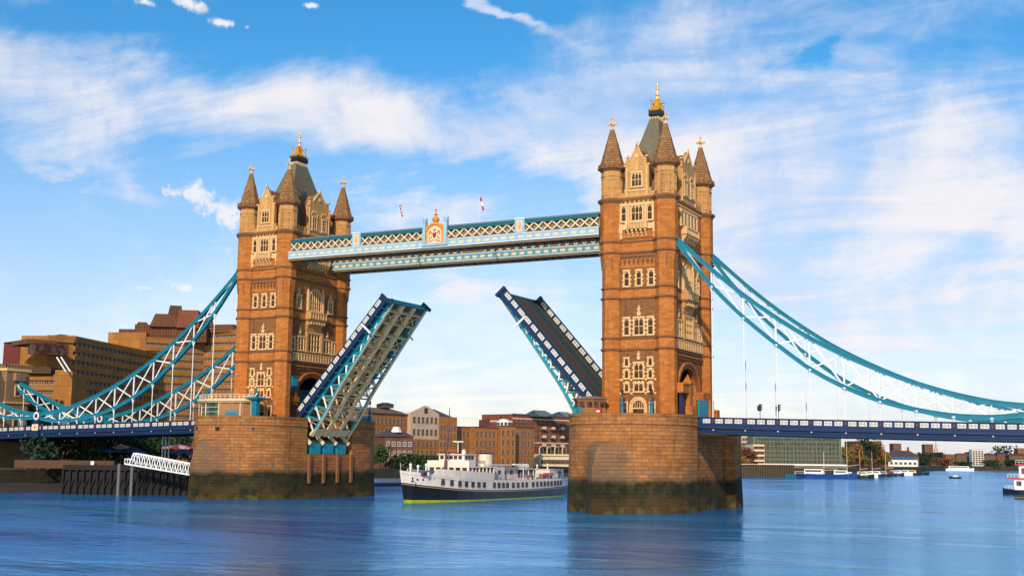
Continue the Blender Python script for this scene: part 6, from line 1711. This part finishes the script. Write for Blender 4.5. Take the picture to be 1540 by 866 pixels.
for off in (0, 1.8):
    q = MB(WHITE); O2 = lambda p: (p[0]-0.46*off, p[1]+0.88*off, p[2])
    q.bar(O2(gp(0,zl(0))),O2(gp(1,zl(1))),0.24,0.26); q.bar(O2(gp(0.13,zl(0.13)+2.4)),O2(gp(1,zl(1)+2.2)),0.22,0.24)
    q.bar(O2(gp(0,zl(0)+1)),O2(gp(0.09,zl(0.09)+1)),0.14,0.14); q.bar(O2(gp(0,zl(0))),O2(gp(0,zl(0)+1)),0.14,0.14)
    q.bar(O2(gp(0.07,zl(0.07))),O2(gp(0.13,zl(0.13)+2.4)),0.2,0.2); q.build('truss_side', gw)
    for k in range(11):
        u0 = 0.13+0.079*k; q = MB(WHITE); q.bar(O2(gp(u0,zl(u0)+2.3)),O2(gp(u0+0.04,zl(u0+0.04))),0.15,0.15); q.bar(O2(gp(u0+0.04,zl(u0+0.04))),O2(gp(u0+0.079,zl(u0+0.079)+2.3)),0.15,0.15); q.build('lattice_bar', gw)
q = MB(GREYR); pa = gp(0,zl(0)+0.1); pb = gp(1,zl(1)+0.1)
q.loft([[(pa[0],pa[1],pa[2]),(pa[0]-0.83,pa[1]+1.58,pa[2]),(pa[0]-0.83,pa[1]+1.58,pa[2]+0.1),(pa[0],pa[1],pa[2]+0.1)],[(pb[0],pb[1],pb[2]),(pb[0]-0.83,pb[1]+1.58,pb[2]),(pb[0]-0.83,pb[1]+1.58,pb[2]+0.1),(pb[0],pb[1],pb[2]+0.1)]]); q.build('walkway', gw)
for px_, lab in ((243.5,'leftmost of three white poles on the quay beside the left pier'),(248,'middle of three white poles on the quay beside the left pier'),(253,'rightmost of three white poles on the quay beside the left pier')):
    c = spot(px_, 292); q = MB(WHITE); q.tube((c[0],c[1],4.6),(c[0],c[1],13.5),0.16,0.12,8); o = q.build('flagpole'); tag(o, lab, 'pole', 'white poles on the quay')
BLUEC = plain('blue_canvas', (0.004,0.045,0.19), 0.7); STRP = plain('pale_canvas', (0.5,0.4,0.36), 0.8)
def canopy(px, d, ytop, w_, mats, lab, name='parasol', cat='parasol'):
    c = spot(px, d); zt = zat(px, ytop, d); t = thing(name, lab, cat, (c[0], c[1], G+0.1), group='canopies on the quay')
    h = zt-G-0.1; q = MB(list(mats)); n = 12
    for k in range(n):
        q.cur = k % len(mats); a0, a1 = 2*pi*k/n, 2*pi*(k+1)/n
        i = q.add([(w_/2*cos(a0), w_/2*0.6*sin(a0), h-1.0),(w_/2*cos(a1), w_/2*0.6*sin(a1), h-1.0),(0,0,h),(w_/2*cos(a0), w_/2*0.6*sin(a0), h-1.25),(w_/2*cos(a1), w_/2*0.6*sin(a1), h-1.25)]); q.face((i,i+1,i+2)); q.face((i+3,i+4,i+1,i))
    q.build('canvas', t); q = MB(STEELG); q.tube((0,0,0),(0,0,h-0.1),0.06,n=6); q.build('pole', t)
canopy(165, 300, 671, 5.5, [BLUEC], 'small bright blue parasol on the quay, left of the others')
canopy(196, 303, 672, 8.0, [BLUEC], 'wide blue parasol on the quay above the start of the gangway')
canopy(273, 303, 674, 8.5, [BLUEC], 'wide blue parasol on the quay next to the left pier')
canopy(268, 318, 667, 11.5, [STRP, RED], 'pink and white striped canopy on the quay beside the left pier')
canopy(181, 308, 667, 6.5, [PALEB], 'tan canopy on the quay between two blue parasols')
# quay terrace and people-height clutter
for px_, d, cm_, lab in ((52,296,RED,'red van parked on the quay below the left deck'),(66,296,BLUEC,'blue van parked on the quay below the left deck'),(118,294,BLUEC,'small blue van parked on the quay under the middle of the left deck')):
    c = spot(px_, d); t = thing('van', lab, 'van', (c[0],c[1],4.6), (0,0,0.5), group='vans on the quay')
    q = MB(cm_); q.plate([(-2.3,0.4),(2.3,0.4),(2.3,1.1),(1.6,1.25),(1.1,2.0),(-2.3,2.05)], 'y', -0.95, 0.95); q.build('body', t)
    q = MB(GLASS); q.box(-1.9,0.9,-0.97,-0.955,1.3,1.8); q.build('side_window', t)
    for x in (-1.5, 1.4):
        for y in (-0.9, 0.9): q = MB(BLACK); q.loft([[(x+0.36*cos(2*pi*k/12), y+o, 0.37+0.36*sin(2*pi*k/12)) for k in range(12)] for o in (-0.12,0.12)]); q.build('wheel', t)

# ------------------------------------------------------------------ boats on the right
def boat(px, d, L, hullm, cabm, lab, name='moored_boat', cat='boat', heading=0.15, mast=0, cab=(0.3,0.75,1.6), fb=1.3, group='boats moored along the right bank', beam=None):
    c = spot(px, d); t = thing(name, lab, cat, (c[0],c[1],0), (0,0,heading), group=group); B = beam or L*0.13
    q = MB([hullm, WHITE]); st = [(-0.5,0.75,fb),(-0.3,1.0,fb*0.92),(0.1,1.0,fb*0.9),(0.35,0.7,fb*1.1),(0.5,0.05,fb*1.45)]
    q.loft([[(L*u,-B*f*0.7,-0.4),(L*u,B*f*0.7,-0.4),(L*u,B*f,z),(L*u,-B*f,z)] for u, f, z in st]); q.build('hull', t)
    if cab:
        u0, u1, ch_ = cab; q = MB([cabm, GLASS]); x0, x1 = L*(u0-0.5), L*(u1-0.5); z = fb*0.92
        q.loft([[(x0,-B*0.7,z),(x1,-B*0.7,z),(x1,B*0.7,z),(x0,B*0.7,z)],[(x0+0.1,-B*0.62,z+ch_),(x1-ch_*0.5,-B*0.62,z+ch_),(x1-ch_*0.5,B*0.62,z+ch_),(x0+0.1,B*0.62,z+ch_)]]); q.build('cabin', t)
        q = MB(GLASS); q.box(x0+0.5,x1-ch_*0.7,-B*0.7,-B*0.62,z+ch_*0.45,z+ch_*0.8); q.build('cabin_window', t)
    for k in range(mast):
        x = L*(-0.15+0.3*k); q = MB(MASTM if k % 2 else IVORY); H_ = mast_h; q.tube((x,0,fb),(x,0,H_),0.16,0.07,6); q.bar((x,0,H_*0.3),(x+L*0.28,0,H_*0.34),0.16,0.16); q.build('mast', t)
        q = MB(BLACK); q.bar((x,0,H_),(L*0.5,0,fb*1.4),0.06); q.bar((x,0,H_),(-L*0.5,0,fb*1.2),0.06); q.build('rigging', t)
    return t
mast_h = 13
boat(1204, 640, 15, TEALD, SILV, 'teal hulled barge moored at the end of the timber wharf', fb=1.8, mast=0)
boat(1228, 632, 20, BLUE, WHITE, 'blue hulled boat with a white cabin, left of the largest blue barge', fb=2.2, cab=(0.2,0.7,2.4))
boat(1250, 628, 24, BLUEC, WHITE, 'largest bright blue barge with white deckhouses', fb=2.2, cab=(0.55,0.85,2.0), mast=1)
mast_h = 20
boat(1283, 640, 20, HULLB, TANP, 'black sailing barge with two tall masts', fb=1.6, mast=2, cab=(0.2,0.5,1.2))
boat(1272, 655, 14, NAVY, WHITE, 'dark blue motor boat behind the black sailing barge', fb=1.5)
mast_h = 14
for i, (px_, d, L, hm, cm_, lab, m_) in enumerate([
 (1299, 680, 14, WHITE, IVORY, 'white hulled yacht next to the black sailing barge', 1),
 (1308, 700, 15, NAVY, WHITE, 'navy cabin boat in the middle of the moored row', 0),
 (1318, 720, 16, HULLB, WHITE, 'black hulled boat with low white cabin and one mast', 1),
 (1328, 745, 15, BLUE, SILV, 'blue boat with a grey cabin below the yellow green tree', 0),
 (1338, 770, 16, HULLB, BRK2, 'black barge with a rusty red cabin', 1),
 (1349, 800, 18, WHITE, WHITE, 'white motor yacht near the end of the moored row', 0),
 (1360, 820, 20, NAVY, WHITE, 'navy boat with white cabin near the end of the row', 0),
 (1370, 850, 22, HULLB, TANP, 'last long dark barge at the end of the moored row', 0)]):
    boat(px_, d, L, hm, cm_, lab, mast=m_, fb=1.5, cab=(0.25,0.65,1.7))
boat(1435, 700, 7, HULLB, WHITE, 'small dark speedboat out on the open river at the right', 'speedboat', 'boat', heading=2.7, fb=0.9, cab=(0.3,0.6,0.9), group=None, beam=1.1)
boat(1443, 1290, 26, WHITE, WHITE, 'white river cruiser by the far bank', 'river_cruiser', 'boat', fb=2.2, cab=(0.1,0.85,2.6), group=None)
# red and white passenger boat entering at the right edge
c = spot(1506, 372)
t = thing('passenger_boat', 'red and white double deck passenger boat cut by the right edge', 'boat', (c[0],c[1],0), (0,0,0.10))
q = MB([HULLB, WHITE, RED]); q.loft([[(x,-b_*0.75,-0.4),(x,b_*0.75,-0.4),(x,b_,z),(x,-b_,z)] for x, b_, z in ((0,0.3,1.9),(1.2,1.6,1.5),(4,2.7,1.3),(14,3.0,1.2),(26,2.8,1.2),(30,1.8,1.3))]); q.build('hull', t)
q = MB([WHITE, RED, IVORY]); q.box(3.0,28,-2.6,2.6,1.3,4.2); q.slot(RED); q.box(1.2,29,-3.1,3.1,4.2,4.55); q.slot(WHITE); q.box(4.4,27,-2.3,2.3,4.55,8.0); q.slot(RED); q.box(3.4,28,-2.9,2.9,8.0,8.35); q.slot(WHITE); q.box(6.6,12,-1.9,1.9,8.35,10.9); q.slot(RED); q.box(6.2,12.5,-2.1,2.1,10.9,11.15); q.build('superstructure', t)
for x in [3.6+2.0*k for k in range(12)]: q = MB(GLASS); q.box(x,x+1.3,-2.66,-2.58,2.4,3.7); q.build('window', t)
for x in [5.0+2.2*k for k in range(10)]: q = MB([DKRED]); q.box(x,x+1.2,-2.36,-2.28,5.6,7.3); q.build('window', t)
for x in (7.0,9.0): q = MB(GLASS); q.box(x,x+1.5,-1.96,-1.88,9.2,10.5); q.build('wheelhouse_window', t)
q = MB([BLACK, RED]); q.lathe((13.5,0.0), [(0.9,8.3),(0.9,13.6),(1.3,14.0),(1.3,14.5),(1.0,14.6)], 12); q.slot(RED); q.lathe((13.5,0.0), [(0.95,11.6),(0.95,12.6)], 12); q.build('funnel', t)
q = MB(WHITE)
for z0, xa in ((1.4,0.6),(4.6,1.4),(8.4,3.6)):
    for k in range(12): x = xa+k*0.9; q.bar((x,-2.9,z0),(x,-2.9,z0+1.0),0.06)
    q.bar((xa,-2.9,z0+1.0),(xa+10,-2.9,z0+1.0),0.08); q.bar((xa,-2.9,z0+0.5),(xa+10,-2.9,z0+0.5),0.06)
q.build('railing', t)
c = spot(1524, 330); o = MB([LEAFY, TIMB]); o.slot(TIMB); o.box(0,14,-2,2,-0.3,0.7); o.slot(LEAFY); o.box(-0.05,14.05,-2.05,2.05,0.2,0.5); o = o.build('flat_pontoon'); o.location = (c[0],c[1],0); tag(o, 'low green sided pontoon in front of the red and white boat', 'pontoon')
flush_rests()
for o in WSRC.values():
    if not o['_u']: bpy.data.objects.remove(o)
